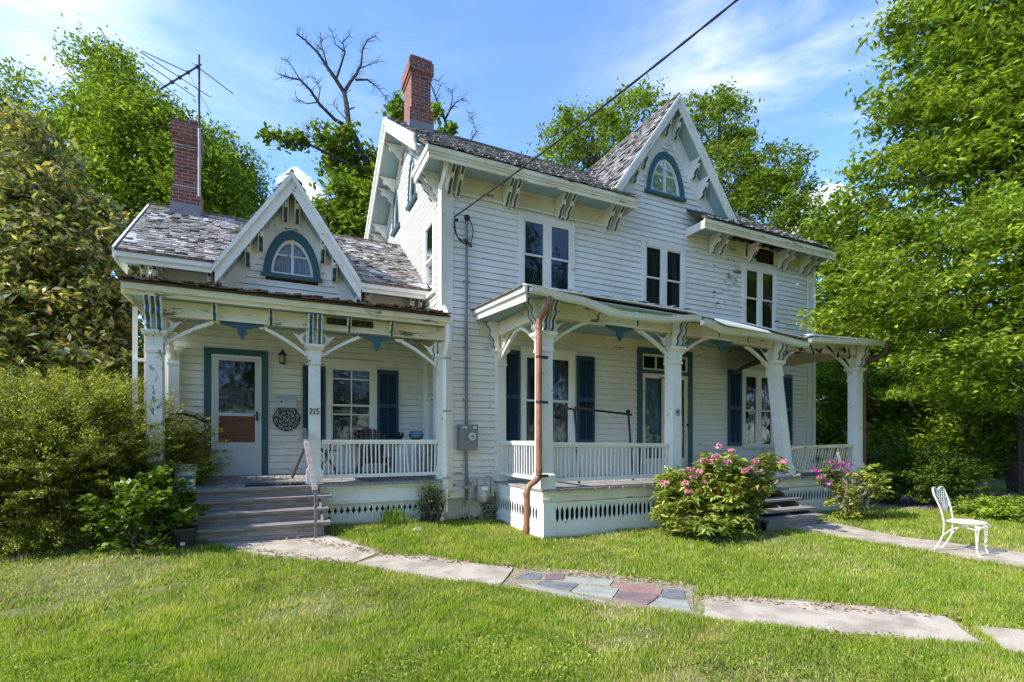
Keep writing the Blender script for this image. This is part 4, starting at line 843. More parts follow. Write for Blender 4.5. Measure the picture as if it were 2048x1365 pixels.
mb = MB(); mb.box(3.93, 4.16, 7.03, 7.11, -.05, .579, 'white_trim'); mb.box(3.93, 3.97, 7.111, 7.24, -.05, .579, 'white_trim'); part(mb, 'corner_pier')

def rail(f, s0, s1, zt, zb_, n, m='white_trim', lean=0.0, jit=.006, w=.022, ztr=None, skip=()):
    ztr = zt if ztr is None else ztr
    mb = MB()
    def top(s): return zt + (ztr - zt) * (s - s0) / (s1 - s0)
    N_ = 8
    for i in range(N_):
        a = s0 + (s1 - s0) * i / N_; b = s0 + (s1 - s0) * (i + 1) / N_
        for o0, o1, d0, d1 in ((-.045, .045, 0, -.045), (-.03, .03, -.0451, -.075)):
            mb.hexa([f.p(a, o0, top(a) + d1), f.p(b, o0, top(b) + d1), f.p(b, o1, top(b) + d1), f.p(a, o1, top(a) + d1), f.p(a, o0, top(a) + d0), f.p(b, o0, top(b) + d0), f.p(b, o1, top(b) + d0), f.p(a, o1, top(a) + d0)], m)
    f.box(mb, s0, s1, -.035, .035, zb_, zb_ + .06, m)
    r_ = part(mb, 'railing')
    for i in range(n):
        if i in skip: continue
        c = s0 + (s1 - s0) * (i + .5) / n; j = random.uniform(-jit, jit); jl = random.uniform(-jit, jit) * 2 + lean
        if random.random() < .06: jl += random.choice((-.05, .05))
        h = w / 2; b = MB(); z1 = top(c) - .076; z0 = zb_ + .061
        b.hexa([f.p(c + j - h, -h, z0), f.p(c + j + h, -h, z0), f.p(c + j + h, h, z0), f.p(c + j - h, h, z0), f.p(c + j + jl - h, -h, z1), f.p(c + j + jl + h, -h, z1), f.p(c + j + jl + h, h, z1), f.p(c + j + jl - h, h, z1)], m)
        b.build('baluster', r_)
    return r_
rail(FPc, 4.15, 6.70, 1.56, .90, 30, ztr=1.53); rail(F((4.02, 0, 0), (0, 1, 0), (-1, 0, 0)), 7.32, 8.83, 1.58, .92, 15); rail(FPc, 10.15, 12.38, 1.46, .88, 25, lean=.16, ztr=1.50, m='cream_trim'); rail(FLc, .73, 2.70, 1.60, .96, 28)

mb = MB()
for i, (y, z) in enumerate(((6.78, .62), (6.50, .45), (6.22, .30))):
    mb.box(7.9, 9.45 + i * .02, y - .06, y + .24, z - .04, z, 'grey_wood')
mb.box(7.8, 9.42, 5.92, 6.24, .15, .19, 'grey_wood'); mb.box(7.8, 9.15, 5.95, 5.98, -.05, .149, 'grey_wood')
for x in (7.95, 8.75, 9.35): mb.prism([(x, 7.0, -.05), (x, 7.0, .66), (x, 6.9, .575), (x, 6.2, .20), (x, 6.2, -.05)], (.04, 0, 0), 'grey_wood')
part(mb, 'porch_steps', label='collapsing grey plank steps of the main porch')

# ---- left porch
mb = MB(); 
for i in range(47):
    x = -1.68 + i * .0955; mb.hexa([(x, 8.62, .835), (x + .091, 8.62, .835), (x + .091, 10.34, .925), (x, 10.34, .925), (x, 8.62, .868), (x + .091, 8.62, .868), (x + .091, 10.34, .955), (x, 10.34, .955)], 'floor_wood')
part(mb, 'porch_floor')
mb = MB(); mb.box(.64, 2.84, 8.70, 8.73, .58, .834, 'white_trim'); mb.box(.64, 2.84, 8.68, 8.699, .54, .60, 'white_trim'); mb.box(.64, 2.84, 8.66, 8.695, .80, .833, 'white_trim'); mb.box(-1.66, -1.28, 8.70, 8.73, .2, .834, 'white_trim'); mb.box(-1.3, .66, 8.64, 8.66, .72, .835, 'white_trim'); mb.box(-1.69, -1.661, 8.70, 10.3, .2, .834, 'white_trim'); part(mb, 'porch_skirt')
lattice(FLd, .80, 2.82, .33, .55); mb = MB(); mb.box(.62, .80, 8.70, 8.76, .0, .539, 'white_trim'); part(mb, 'corner_pier')
mb = MB(); mb.box(-1.62, 2.85, WY - .065, WY + .065, 3.41, 3.635, 'cream_trim'); mb.box(-1.62, 2.85, WY - .085, WY - .066, 3.405, 3.435, 'cream_trim'); mb.box(-1.62, -1.48, WY + .066, 10.33, 3.43, 3.65, 'cream_trim'); part(mb, 'porch_beam')
mb = MB(); mb.box(-1.80, 2.84, 8.62, 10.34, 3.66, 3.675, 'soffit_blue'); part(mb, 'porch_ceiling')
mb = MB(); 
mb.box(-1.86, 2.83, 8.55, 8.58, 3.63, 3.77, 'cream_trim'); mb.box(-1.88, 2.84, 8.51, 8.549, 3.69, 3.78, 'cream_trim'); mb.box(-1.89, -1.861, 8.56, 10.3, 3.63, 3.77, 'cream_trim'); mb.box(-1.86, 2.83, 8.581, 8.7, 3.637, 3.655, 'soffit_blue')
part(mb, 'porch_fascia')
mb = MB(); wl_ = Vector((0, 1.85, .42)).normalized()
mb.prism([(-1.90, 8.48, 3.782), (-1.90, 10.34, 4.20), (-1.90, 10.34, 4.24), (-1.90, 8.48, 3.812)], (4.76, 0, 0), 'roof_deck')
shingles(mb, (0, 8.46, 3.81), (1, 0, 0), wl_, lambda v: (-1.92, 2.85), 1.9, seed=41, lift=1.8, m='roof_edge', expo=.1)
part(mb, 'wing_porch_roof')
mb = MB()      # torn beam panel by the middle post
mb.box(.80, 1.55, WY - .089, WY - .0865, 3.50, 3.61, 'rotten_wood')
for i in range(8): x = .82 + i * .09; mb.box(x, x + .10, WY - .094, WY - .0895, 3.50 + random.uniform(0, .05), 3.60, 'rotten_wood')
part(mb, 'rotten_beam_patch')
mb = MB()
treads = ((8.40, .72), (8.13, .555), (7.86, .39))
mb.box(-1.28, .66, 8.52, 8.62, .83, .872, 'grey_wood')
ys = [8.62, 8.42, 8.15, 7.88]; zs = [.83, .68, .515, .35]
for i, (y, z) in enumerate(treads): mb.box(-1.26, .78 if i else .86, y - .04, y + .26, z - .04, z, 'grey_wood')
mb.box(-1.24, .66, 8.56, 8.58, .72, .829, 'grey_wood')
for (y, z), zl in zip(treads, (.555, .39, .05)): mb.box(-1.24, .66, y, y + .02, zl, z - .041, 'grey_wood')
for x in (-1.25, .66): mb.prism([(x, 8.66, .0), (x, 8.66, .82), (x, 8.44, .67), (x, 8.14, .50), (x, 7.87, .34), (x, 7.87, .0)], (.03, 0, 0), 'grey_wood')
part(mb, 'porch_steps', label='worn grey wooden steps up to the wing porch')
mb = MB(); P0 = Vector((.46, 8.72, 1.74)); P1 = Vector((.56, 7.78, .88)); d = (P1 - P0).normalized()
for q in (0,): mb.hexa([P0 + Vector((-.03, 0, -.05)), P0 + Vector((.03, 0, -.05)), P1 + Vector((.035, 0, -.05)), P1 + Vector((-.035, 0, -.05)), P0 + Vector((-.03, 0, .05)), P0 + Vector((.03, 0, .05)), P1 + Vector((.035, 0, .0)), P1 + Vector((-.035, 0, .0))], 'grey_wood')
mb.box(.545, .585, 7.75, 7.79, .1, .82, 'grey_wood'); part(mb, 'handrail', label='broken grey handrail board of the wing steps')

# ---- drain pipes
def pipe(pts, r, m, name='downspout', label=None, rings=(), k=12):
    mb = MB(); mb.tube(pts, r, m, k)
    for c in rings: mb.tube([Vector(c) + Vector((0, 0, -.035)), Vector(c) + Vector((0, 0, .035))], r * 1.14, m, k)
    return part(mb, name, label=label, smooth=False), mb
PX = 3.83
def bend(*p):     # rounds corners
    p = [Vector(q) for q in p]; out = [p[0]]
    for a, b, c in zip(p, p[1:], p[2:]):
        r_ = min(.09, (a - b).length * .45, (c - b).length * .45); u = b + (a - b).normalized() * r_; v = b + (c - b).normalized() * r_
        for i in range(7): q = i / 6; out.append(u * (1 - q) ** 2 + b * 2 * q * (1 - q) + v * q * q)
    return out + [p[-1]]
o, _ = pipe(bend((3.90, 6.80, 3.86), (3.90, 6.80, 3.70), (PX, 7.0, 3.52), (PX, 7.0, .98), (PX - .22, 6.98, .86), (PX - .24, 6.97, .12)), .050, 'copper_pvc', label='copper coloured round downspout at the corner post', rings=((3.90, 6.80, 3.74), (PX, 7.0, 3.40), (PX, 7.0, 1.12), (PX - .235, 6.975, .74), (PX - .24, 6.97, .20)), k=16)
mb = MB()
for z in (2.92, 2.20, 1.02): mb.box(PX + .03, PX + .16, 6.98, 7.03, z - .02, z + .02, 'dark_metal'); mb.tube([(PX, 7.0, z - .02), (PX, 7.0, z + .02)], .056, 'dark_metal', 12)
mb.build('pipe_bracket', o)
pipe(bend((12.95, 6.75, 3.82), (12.95, 6.76, 3.62), (12.75, 7.05, 3.45), (12.70, 7.12, 3.40), (12.70, 7.12, .1)), .05, 'rust_pipe', label='brown downspout at the far right post')
def sq(pts, w, m):
    mb = MB(); mb.tube(pts, w, m, 4); return mb
mb = sq(bend((2.80, 8.55, 6.55), (2.80, 8.62, 6.40), (2.80, 8.90, 6.22), (2.80, 8.90, 3.95)), .05, 'white_trim'); part(mb, 'downspout', label='white downspout on the upper left corner')
mb = sq(bend((2.83, 8.80, 4.02), (2.83, 8.62, 3.9), (2.83, 8.50, 3.4), (2.80, 8.62, 3.1), (2.80, 8.62, .30)), .05, 'white_trim')
for z in (3.05, 2.1, .9): mb.box(2.75, 2.90, 8.56, 8.60, z, z + .03, 'galvanized')
part(mb, 'downspout', label='white downspout beside the wing porch')
mb = sq([(13.62, 8.93, 6.4), (13.62, 8.93, .2)], .045, 'white_trim'); part(mb, 'downspout', label='white downspout on the far right corner')

# ------------------------------------------------------------------ things fixed to or standing by the house
# wall lantern
t = thing('wall_lantern', (.17, 10.25, 3.0), 'small dark lantern mounted on the wing wall between the door and the window', 'lantern')
mb = MB(); c = (.17, 10.22, 3.0); mb.lathe((.17, 10.21, 3.0), [(.03, .0), (.055, .01), (.06, .03)], 'dark_metal', 8); mb.lathe((.17, 10.21, 3.17), [(.07, 0), (.065, .03), (.02, .08), (.008, .12)], 'dark_metal', 8)
for i in range(6): a = i * math.pi / 3; mb.tube([(.17 + .05 * math.cos(a), 10.21 + .05 * math.sin(a), 3.03), (.17 + .06 * math.cos(a), 10.21 + .06 * math.sin(a), 3.18)], .005, 'dark_metal', 4)
mb.box(.14, .20, 10.26, 10.335, 3.05, 3.17, 'dark_metal'); mb.build('lantern_cage', t)
mb = MB(); mb.lathe((.17, 10.21, 3.035), [(.035, 0), (.048, .13)], 'lamp_glass', 10); mb.build('lantern_glass', t)
# mailbox
t = thing('mailbox', (.23, 10.3, 2.2), 'white wall mailbox hung above the round iron plaque', 'mailbox')
mb = MB(); mb.box(.08, .40, 10.22, 10.32, 2.20, 2.36, 'panel_white'); mb.build('mailbox_body', t)
mb = MB(); mb.prism([(.06, 10.325, 2.42), (.06, 10.20, 2.34), (.06, 10.20, 2.32), (.06, 10.325, 2.37)], (.36, 0, 0), 'panel_white'); mb.build('lid', t)
mb = MB(); mb.ball((.15, 10.212, 2.31), .018, 'dark_metal'); mb.build('lock', t)
# plaque
t = thing('wall_plaque', (.24, 10.3, 1.72), 'round dark filigree iron plaque hung on the wall beside the wing door', 'plaque')
mb = MB(); n = 40; FQ = F((.24, 10.31, 2.0), (1, 0, 0), (0, -1, 0))
pts = [((.235 + .008 * math.cos(i * 2 * math.pi / n * 8)) * math.cos(i * 2 * math.pi / n), (.235 + .008 * math.cos(i * 2 * math.pi / n * 8)) * math.sin(i * 2 * math.pi / n)) for i in range(n)]
FQ.poly(mb, pts, 0, .015, 'medallion_iron'); mb.build('plaque_disc', t)
mb = MB()
for r_ in (.225, .15, .075): mb.tube([FQ.p(r_ * math.cos(i * math.pi / 16), .02, r_ * math.sin(i * math.pi / 16)) for i in range(33)], .008, 'dark_metal', 6)
for k in range(8):
    a = k * math.pi / 4; mb.tube([FQ.p((.075 + .02 * j) * math.cos(a + .22 * math.sin(j * .9)), .02, (.075 + .02 * j) * math.sin(a + .22 * math.sin(j * .9))) for j in range(8)], .006, 'dark_metal', 5)
mb.build('scrollwork', t)

# electric meter
t = thing('electric_meter', (3.32, 8.9, 1.3), 'grey electric meter box on the front wall at the left corner', 'electric meter')
mb = MB(); mb.box(3.15, 3.52, 8.84, 8.97, 1.40, 1.88, 'meter_grey'); mb.box(3.145, 3.525, 8.835, 8.975, 1.865, 1.885, 'meter_grey'); mb.build('meter_box', t)
mb = MB(); FE = F((3.38, 8.84, 1.66), (1, 0, 0), (0, -1, 0))
FE.poly(mb, [(.085 * math.cos(i * math.pi / 12), .085 * math.sin(i * math.pi / 12)) for i in range(24)], 0, .05, 'galvanized'); FE.poly(mb, [(.07 * math.cos(i * math.pi / 12), .07 * math.sin(i * math.pi / 12)) for i in range(24)], .05, .075, 'dial_glass'); FE.box(mb, -.035, .035, .0755, .077, -.005, .02, 'black_plastic'); FE.box(mb, -.03, .03, .0755, .077, -.04, -.03, 'black_plastic'); mb.build('dial', t)
mb = MB(); mb.tube([(3.32, 8.93, 1.885), (3.32, 8.93, 5.75)], .028, 'meter_grey', 10)
for z in (2.35, 3.35, 4.6, 5.4): mb.box(3.26, 3.38, 8.92, 8.965, z, z + .025, 'galvanized')
mb.tube([(3.32, 8.93, 1.40), (3.32, 8.93, .45)], .03, 'meter_grey', 10); mb.ball((3.32, 8.90, 5.80), .06, 'black_plastic'); mb.build('conduit', t)
mb = MB(); mb.box(3.21, 3.30, 8.838, 8.8395, 1.82, 1.85, 'iron_white'); mb.box(3.42, 3.49, 8.838, 8.8395, 1.81, 1.85, 'iron_white'); mb.build('sticker', t)
# service cable
t = thing('power_cable', (3.1, 8.9, 5.6), 'black twisted power cable running from the house corner up across the sky', 'cable')
A = Vector((3.08, 8.90, 5.78)); far = at(1445, -20, 5.6); B = A + (far - A) * 2.2; mb = MB(); n = 160
for ph in (0, math.pi):
    pts = []
    for i in range(n + 1):
        q = i / n; p = A.lerp(B, q); p.z -= 0.55 * 4 * q * (1 - q) * .45; w = i * .62 + ph; pts.append(p + Vector((math.cos(w) * .012, math.sin(w) * .012, math.cos(w) * .006)))
    mb.tube(pts, .012, 'black_plastic', 5)
mb.build('span_cable', t)
mb = MB(); q = lambda *p: Vector(p)
def cat(a, b, c, r_, mb=mb):
    pts = [a * (1 - i / 12) ** 2 + b * 2 * (i / 12) * (1 - i / 12) + c * (i / 12) ** 2 for i in range(13)]; mb.tube(pts, r_, 'black_plastic', 6)
cat(A, q(3.03, 8.85, 5.25), q(3.34, 8.88, 5.30), .012); cat(A, q(2.98, 8.83, 5.3), q(3.32, 8.88, 5.34), .010); cat(q(3.33, 8.88, 5.8), q(3.50, 8.86, 5.6), q(3.38, 8.88, 5.32), .010)
for p in ((3.33, 8.87, 5.31), (3.38, 8.87, 5.27), (3.29, 8.87, 5.35), (3.12, 8.90, 5.72)): mb.ball(p, .032, 'black_plastic')
mb.build('drip_loop', t)
# gas meter
t = thing('gas_meter', (3.5, 8.75, .25), 'grey gas meter with pipes at the foundation below the electric meter', 'gas meter')
mb = MB(); mb.lathe((3.55, 8.72, .42), [(.06, 0), (.11, .03), (.13, .12), (.13, .2), (.10, .26)], 'galvanized', 14); mb.box(3.44, 3.67, 8.63, 8.82, .60, .74, 'galvanized'); mb.box(3.50, 3.62, 8.60, 8.63, .66, .73, 'iron_white'); mb.build('meter_body', t)
mb = MB(); mb.tube(bend((3.32, 8.78, -.02), (3.32, 8.78, .86), (3.47, 8.74, .88), (3.47, 8.74, .70)), .02, 'galvanized', 8); mb.tube(bend((3.63, 8.74, .70), (3.63, 8.74, .90), (3.76, 8.76, .90), (3.76, 8.80, .58), (3.85, 8.98, .58)), .02, 'galvanized', 8); mb.tube(bend((3.47, 8.74, .88), (3.63, 8.74, .88)), .014, 'galvanized', 8); mb.build('gas_pipe', t)
mb = MB(); mb.lathe((3.24, 8.76, .68), [(.03, 0), (.075, .02), (.08, .05), (.03, .08)], 'galvanized', 12); mb.ball((3.34, 8.72, .84), .07, 'galvanized'); mb.tube([(3.24, 8.76, .72), (3.34, 8.76, .75)], .022, 'galvanized', 8); mb.build('regulator', t)

# antenna on the wing chimney
t = thing('tv_antenna', (-1.36, 12.05, 6.5), 'rusty rooftop television antenna strapped to the wing chimney', 'antenna')
mb = MB(); mx_, my_ = -1.36, 12.06; mb.tube([(mx_, my_, 8.0), (mx_, my_, 9.52)], .02, 'dark_metal', 8); mb.tube([(mx_, my_, 6.6), (mx_, my_, 8.0)], .026, 'galvanized', 8); mb.build('mast', t)
mb = MB(); b0 = Vector((mx_, my_, 9.30)); b1 = at(322, 178, 9.9); mb.tube([b0 + (b0 - b1) * .05, b1], .018, 'dark_metal', 8)
for q_ in (.05, .3, .52, .72): mb.ball(b0.lerp(b1, q_), .04, 'dark_metal')
mb.build('boom', t)
mb = MB()
for q_, e0, e1 in ((.05, (440, 148), (466, 188)), (.30, (283, 102), (423, 228)), (.52, (280, 104), (424, 195)), (.70, (290, 125), (395, 190)), (.9, (288, 140), (378, 196))):
    c = b0.lerp(b1, q_); 
    if q_ == .05: pts = [c, at(466, 188, 10.1)]; mb.tube(pts, .010, 'dark_metal', 4); mb.tube([c, c + (c - pts[1]) * .15], .006, 'dark_metal', 4)
    elif q_ == .30: mb.tube([c, at(283, 102, 9.9)], .010, 'dark_metal', 4); mb.tube([c, at(422, 228, 10.6)], .006, 'dark_metal', 4)
    else: mb.tube([at(*e0, 9.7), c], .010, 'dark_metal', 4); mb.tube([c, c + (c - at(*e0, 9.7)) * .85], .009, 'dark_metal', 4)
mb.build('antenna_rod', t)
mb = MB()
for z in (7.55, 6.72):
    for dz in (0, .05): mb.tube([(-1.83, 12.09, z + dz), (-1.37, 12.09, z + dz)], .012, 'galvanized', 6); mb.tube([(-1.37, 12.09, z + dz), (-1.37, 12.65, z + dz)], .012, 'galvanized', 6)
mb.build('chimney_strap', t)

# trellis at the left end of the wing porch
t = thing('trellis', (-1.9, 8.9, 0), 'white ladder-like wooden trellis standing at the left end of the wing porch', 'trellis')
mb = MB(); mb.box(-1.85, -1.79, 9.0, 9.04, .2, 3.55, 'white_trim'); mb.box(-1.71, -1.655, 9.0, 9.04, .2, 3.55, 'white_trim'); mb.build('trellis_post', t)
mb = MB()
for z in (1.0, 2.05, 2.75): mb.box(-1.84, -1.66, 8.97, 8.998, z, z + .05, 'white_trim')
mb.build('trellis_rung', t)

# bucket, mat, unidentified curved fitting on the wing porch
t = thing('bucket', (-1.18, 8.95, .89), 'pale plastic bucket with a blue label on the wing porch floor', 'bucket')
mb = MB(); bx, by, bz = -1.17, 8.80, .875; mb.lathe((bx, by, bz), [(.125, 0), (.148, .30), (.155, .302), (.155, .36), (.140, .362), (.138, .3), (.12, .02)], 'bucket_plastic', 24)
for z in (.27, .31, .345): mb.tube([(bx + .158 * math.cos(i * math.pi / 12), by + .158 * math.sin(i * math.pi / 12), bz + z) for i in range(25)], .006, 'galvanized', 5)
mb.build('bucket_body', t)
mb = MB(); P = []; 
for i in range(7): a = R(-100 + i * 9); P += [(bx + .142 * math.cos(a), by + .142 * math.sin(a), bz + .06), (bx + .148 * math.cos(a), by + .148 * math.sin(a), bz + .20)]
mb.add(P, [(2 * i, 2 * i + 2, 2 * i + 3, 2 * i + 1) for i in range(6)], 'label_blue'); mb.build('bucket_label', t)
mb = MB(); mb.box(-.38, .48, 8.74, 9.16, .885, .902, 'mat_fibre'); o = mb.build('doormat'); tag(o, 'dark patterned doormat lying before the wing door', 'doormat')
mb = MB(); pts = [(-1.42, 9.6, 2.02), (-1.30, 9.55, 2.04), (-1.12, 9.5, 1.99), (-.98, 9.46, 1.90), (-.95, 9.45, 1.86)]
mb.tube(pts, [.02, .045, .05, .035, .01], 'dark_metal', 6); mb.tube([(-1.50, 9.6, 2.0), (-1.42, 9.6, 2.02)], .015, 'dark_metal', 6); o = mb.build('wind_vane'); tag(o, 'dark curved blade-like ornament fixed to the pilaster left of the wing door', 'ornament')

# adirondack chair on the wing porch
t = thing('adirondack_chair', (1.75, 9.6, .92), 'brown wooden armchair with a fan back standing behind the white railing', 'chair')
mb = MB(); cx_, cy_ = 1.72, 9.62
for i in range(7):
    a = (i - 3) / 3; x0 = cx_ + a * .14; x1 = cx_ + a * .27; h = 1.62 + .20 * math.cos(a * 1.2)
    mb.hexa([(x0 - .025, cy_ + .1, 1.15), (x0 + .025, cy_ + .1, 1.15), (x0 + .025, cy_ + .12, 1.15), (x0 - .025, cy_ + .12, 1.15), (x1 - .035, cy_ + .38, h), (x1 + .035, cy_ + .38, h), (x1 + .035, cy_ + .40, h), (x1 - .035, cy_ + .40, h)], 'chair_brown')
mb.build('backrest', t)
mb = MB(); 
for i in range(6): y = cy_ - .38 + i * .085; mb.box(cx_ - .27, cx_ + .27, y, y + .075, 1.26 - i * .02, 1.28 - i * .02, 'red_wood')
mb.build('seat', t)
for sx in (-1, 1):
    mb = MB(); mb.box(cx_ + sx * .33 - .06, cx_ + sx * .33 + .06, cy_ - .42, cy_ + .25, 1.50, 1.525, 'chair_brown'); mb.build('armrest', t)
    mb = MB(); mb.box(cx_ + sx * .30 - .02, cx_ + sx * .30 + .02, cy_ - .36, cy_ - .28, .93, 1.50, 'chair_brown'); mb.build('leg', t)
    mb = MB(); mb.prism([(cx_ + sx * .27, cy_ - .38, 1.25), (cx_ + sx * .27, cy_ - .38, 1.15), (cx_ + sx * .27, cy_ + .55, .93), (cx_ + sx * .27, cy_ + .55, 1.02)], (.03, 0, 0), 'red_wood'); mb.build('leg', t)
# folding chair
t = thing('folding_chair', (.85, 9.5, .92), 'dark folded metal chair leaning by the peeling middle post', 'chair')
mb = MB()
for y in (9.2, 9.55): mb.tube([(.72, y, .94), (1.02, y, 1.72)], .012, 'dark_metal', 6); mb.tube([(1.08, y, .94), (.78, y, 1.45)], .012, 'dark_metal', 6); mb.tube([(.30, y, .94), (.50, y, 1.45)], .012, 'dark_metal', 6)
mb.build('chair_frame', t)
mb = MB(); mb.box(.74, 1.06, 9.18, 9.57, 1.40, 1.42, 'blue_shutter'); mb.build('seat', t)
# cabinet, planters on it
t = thing('porch_table', (2.4, 9.7, .92), 'dark table with a white side panel at the right end of the wing porch', 'table')
mb = MB(); mb.box(2.05, 2.80, 9.3, 9.75, 1.55, 1.59, 'black_plastic'); mb.build('tabletop', t)
mb = MB(); mb.box(2.02, 2.42, 9.26, 9.29, .94, 1.54, 'panel_white'); mb.build('side_panel', t)
for x, y in ((2.08, 9.7), (2.76, 9.7), (2.76, 9.34)): mb = MB(); mb.box(x, x + .04, y, y + .04, .94, 1.549, 'black_plastic'); mb.build('leg', t)
mb = MB(); mb.lathe((2.50, 9.5, 1.60), [(.08, 0), (.13, .04), (.145, .10), (.12, .15), (.13, .165), (.115, .16), (.06, .03)], 'blue_glaze', 20); o = mb.build('glazed_bowl'); tag(o, 'blue-grey glazed bowl standing on the dark porch table', 'bowl')
mb = MB(); rr = random.Random(4); mb.lathe((2.16, 9.45, 1.592), [(.04, 0), (.06, .05), (.055, .055)], 'dark_metal', 10)
for i in range(16): a = rr.uniform(0, 6.28); mb.tube([(2.16, 9.45, 1.62), (2.16 + .09 * math.cos(a), 9.45 + .09 * math.sin(a), 1.63 + rr.uniform(.02, .12))], [.006, .016], 'dark_metal', 4)
o = mb.build('dark_planter'); tag(o, 'small dark withered planter left of the glazed bowl', 'planter')

# black metal frame behind the right porch railing
t = thing('metal_frame', (5.6, 7.9, .8), 'black pipe frame lying upright behind the main porch railing', 'metal frame')
mb = MB(); mb.tube([(4.72, 7.75, 2.16), (5.15, 7.75, 2.17), (6.45, 7.95, 2.10)], .022, 'dark_metal', 8); mb.build('top_bar', t)
for x, y, dx in ((4.98, 7.75, .10), (6.35, 7.93, .12)): mb = MB(); mb.tube([(x, y, 2.15), (x + dx, y, .80)], .022, 'dark_metal', 8); mb.ball((x, y, 2.16), .045, 'dark_metal'); mb.ball((x + dx * .55, y, 1.42), .04, 'dark_metal'); mb.build('leg', t)
# things hung on the porch
mb = MB(); mb.box(6.90, 6.99, 7.085, 7.095, 2.05, 2.17, 'galvanized'); mb.ball((6.93, 7.08, 2.12), .02, 'dark_metal'); o = mb.build('door_bell'); 
o.location = (-.12, -.015, 0); tag(o, 'small grey bell plate screwed to the second porch post', 'bell plate')
mb = MB(); mb.lathe((7.95, 8.2, 3.74), [(.07, .13), (.13, .08), (.16, .03), (.12, -.02), (.03, -.04)], 'cream_trim', 18); o = mb.build('ceiling_lamp'); tag(o, 'round pale glass lamp on the main porch ceiling by the door', 'lamp')

# plant pot by the steps
pp = gp(368, 1098); t = thing('plant_pot', pp, 'black plastic plant pot standing on the grass beside the wing steps', 'pot')
mb = MB(); mb.lathe(pp, [(.11, 0), (.145, .25), (.155, .25), (.155, .28), (.14, .28), (.13, .22), (.10, .02)], 'black_plastic', 20); mb.build('pot_body', t)
mb = MB(); mb.box(pp.x - .02, pp.x + .03, pp.y - .145, pp.y - .142, pp.z + .07, pp.z + .11, 'iron_white'); mb.build('price_tag', t)

# ---- white wrought-iron garden chair
def iron_chair():
    L1, L2, L3_, L4 = gp(1880, 1106), gp(1893, 1098), gp(1967, 1120), gp(1984, 1112)
    base = (L1 + L2 + L3_ + L4) / 4
    fwd = Vector((.12, -.99, 0)).normalized(); right = Vector((fwd.y, -fwd.x, 0))
    c = gp(1931, 1108)
    t = thing('garden_chair', c, 'white wrought-iron garden chair with open lattice back standing on the right path', 'chair')
    def P(f_, r_, z): return c + fwd * f_ + right * r_ + Vector((0, 0, z))
    def smooth(pts, n=6):
        out = []
        for i in range(len(pts) - 1):
            p0 = pts[max(i - 1, 0)]; p1 = pts[i]; p2 = pts[i + 1]; p3 = pts[min(i + 2, len(pts) - 1)]
            for k in range(n):
                q = k / n; out.append(.5 * ((2 * p1) + (p2 - p0) * q + (2 * p0 - 5 * p1 + 4 * p2 - p3) * q * q + (3 * p1 - p0 - 3 * p2 + p3) * q ** 3))
        return out + [pts[-1]]
    m = 'iron_white'
    mb = MB(); ring = [P(.22 * math.cos(a) * (1.0 if math.cos(a) > 0 else .9), .21 * math.sin(a), .45) for a in [i * math.pi / 16 for i in range(33)]]
    mb.tube(ring, .012, m, 6)
    for i in range(-4, 5):
        k = i * .045
        for sg in (1, -1):
            pts = []
            for j in range(9):
                x = -.2 + j * .05; y = k + sg * x * .7
                if (x / .21) ** 2 + (y / .20) ** 2 < 1: pts.append(P(x, y, .452))
            if len(pts) > 1: mb.tube(pts, .006, m, 4)
    mb.build('seat', t)
    for sg in (-1, 1):
        mb = MB(); mb.tube(smooth([P(-.33, sg * .17, 0), P(-.28, sg * .17, .06), P(-.20, sg * .17, .25), P(-.19, sg * .17, .45)]), .010, m, 6); mb.tube([P(-.35, sg * .17, .008), P(-.31, sg * .17, .008)], .016, m, 6); mb.build('leg', t)
        mb = MB()
        for o_ in (-.025, .025): mb.tube(smooth([P(.21, sg * .18, .01), P(.17, sg * .18 , .08), P(.17 + o_ * .5, sg * .18 + o_ * .6, .25), P(.17 + o_, sg * .18 + o_, .42)]), .008, m, 6)
        mb.tube([P(.19, sg * .18, .008), P(.24, sg * .18, .008)], .016, m, 6); mb.ball(P(.19, sg * .18, .40), .03, m); mb.build('leg', t)
        mb = MB(); mb.tube(smooth([P(-.21, sg * .17, .22), P(-.12, sg * .16, .33), P(-.02, sg * .12, .38), P(.10, sg * .16, .38), P(.17, sg * .18, .36)]), .007, m, 5); mb.build('stretcher', t)
    mb = MB(); mb.tube(smooth([P(-.19, -.17, .45), P(-.22, -.19, .62), P(-.28, -.22, .80), P(-.31, -.19, .90), P(-.315, -.10, .905), P(-.31, 0, .875), P(-.315, .10, .905), P(-.31, .19, .90), P(-.28, .22, .80), P(-.22, .19, .62), P(-.19, .17, .45)]), .011, m, 6); mb.build('back_frame', t)
    mb = MB(); bk = lambda y, z: P(-.20 - (z - .5) * .27, y, z)
    for k in range(-2, 3): 
        for sg in (1, -1): mb.tube(smooth([bk(0 + k * .02, .60), bk(k * .05 + sg * .05, .69), bk(k * .08 - sg * .03, .79), bk(k * .085 + sg * .02, .88)]), .0055, m, 4)
    mb.tube(smooth([bk(-.19, .66), bk(-.08, .61), bk(0, .57), bk(.08, .61), bk(.19, .66)]), .007, m, 5); mb.build('back_lattice', t)
iron_chair()

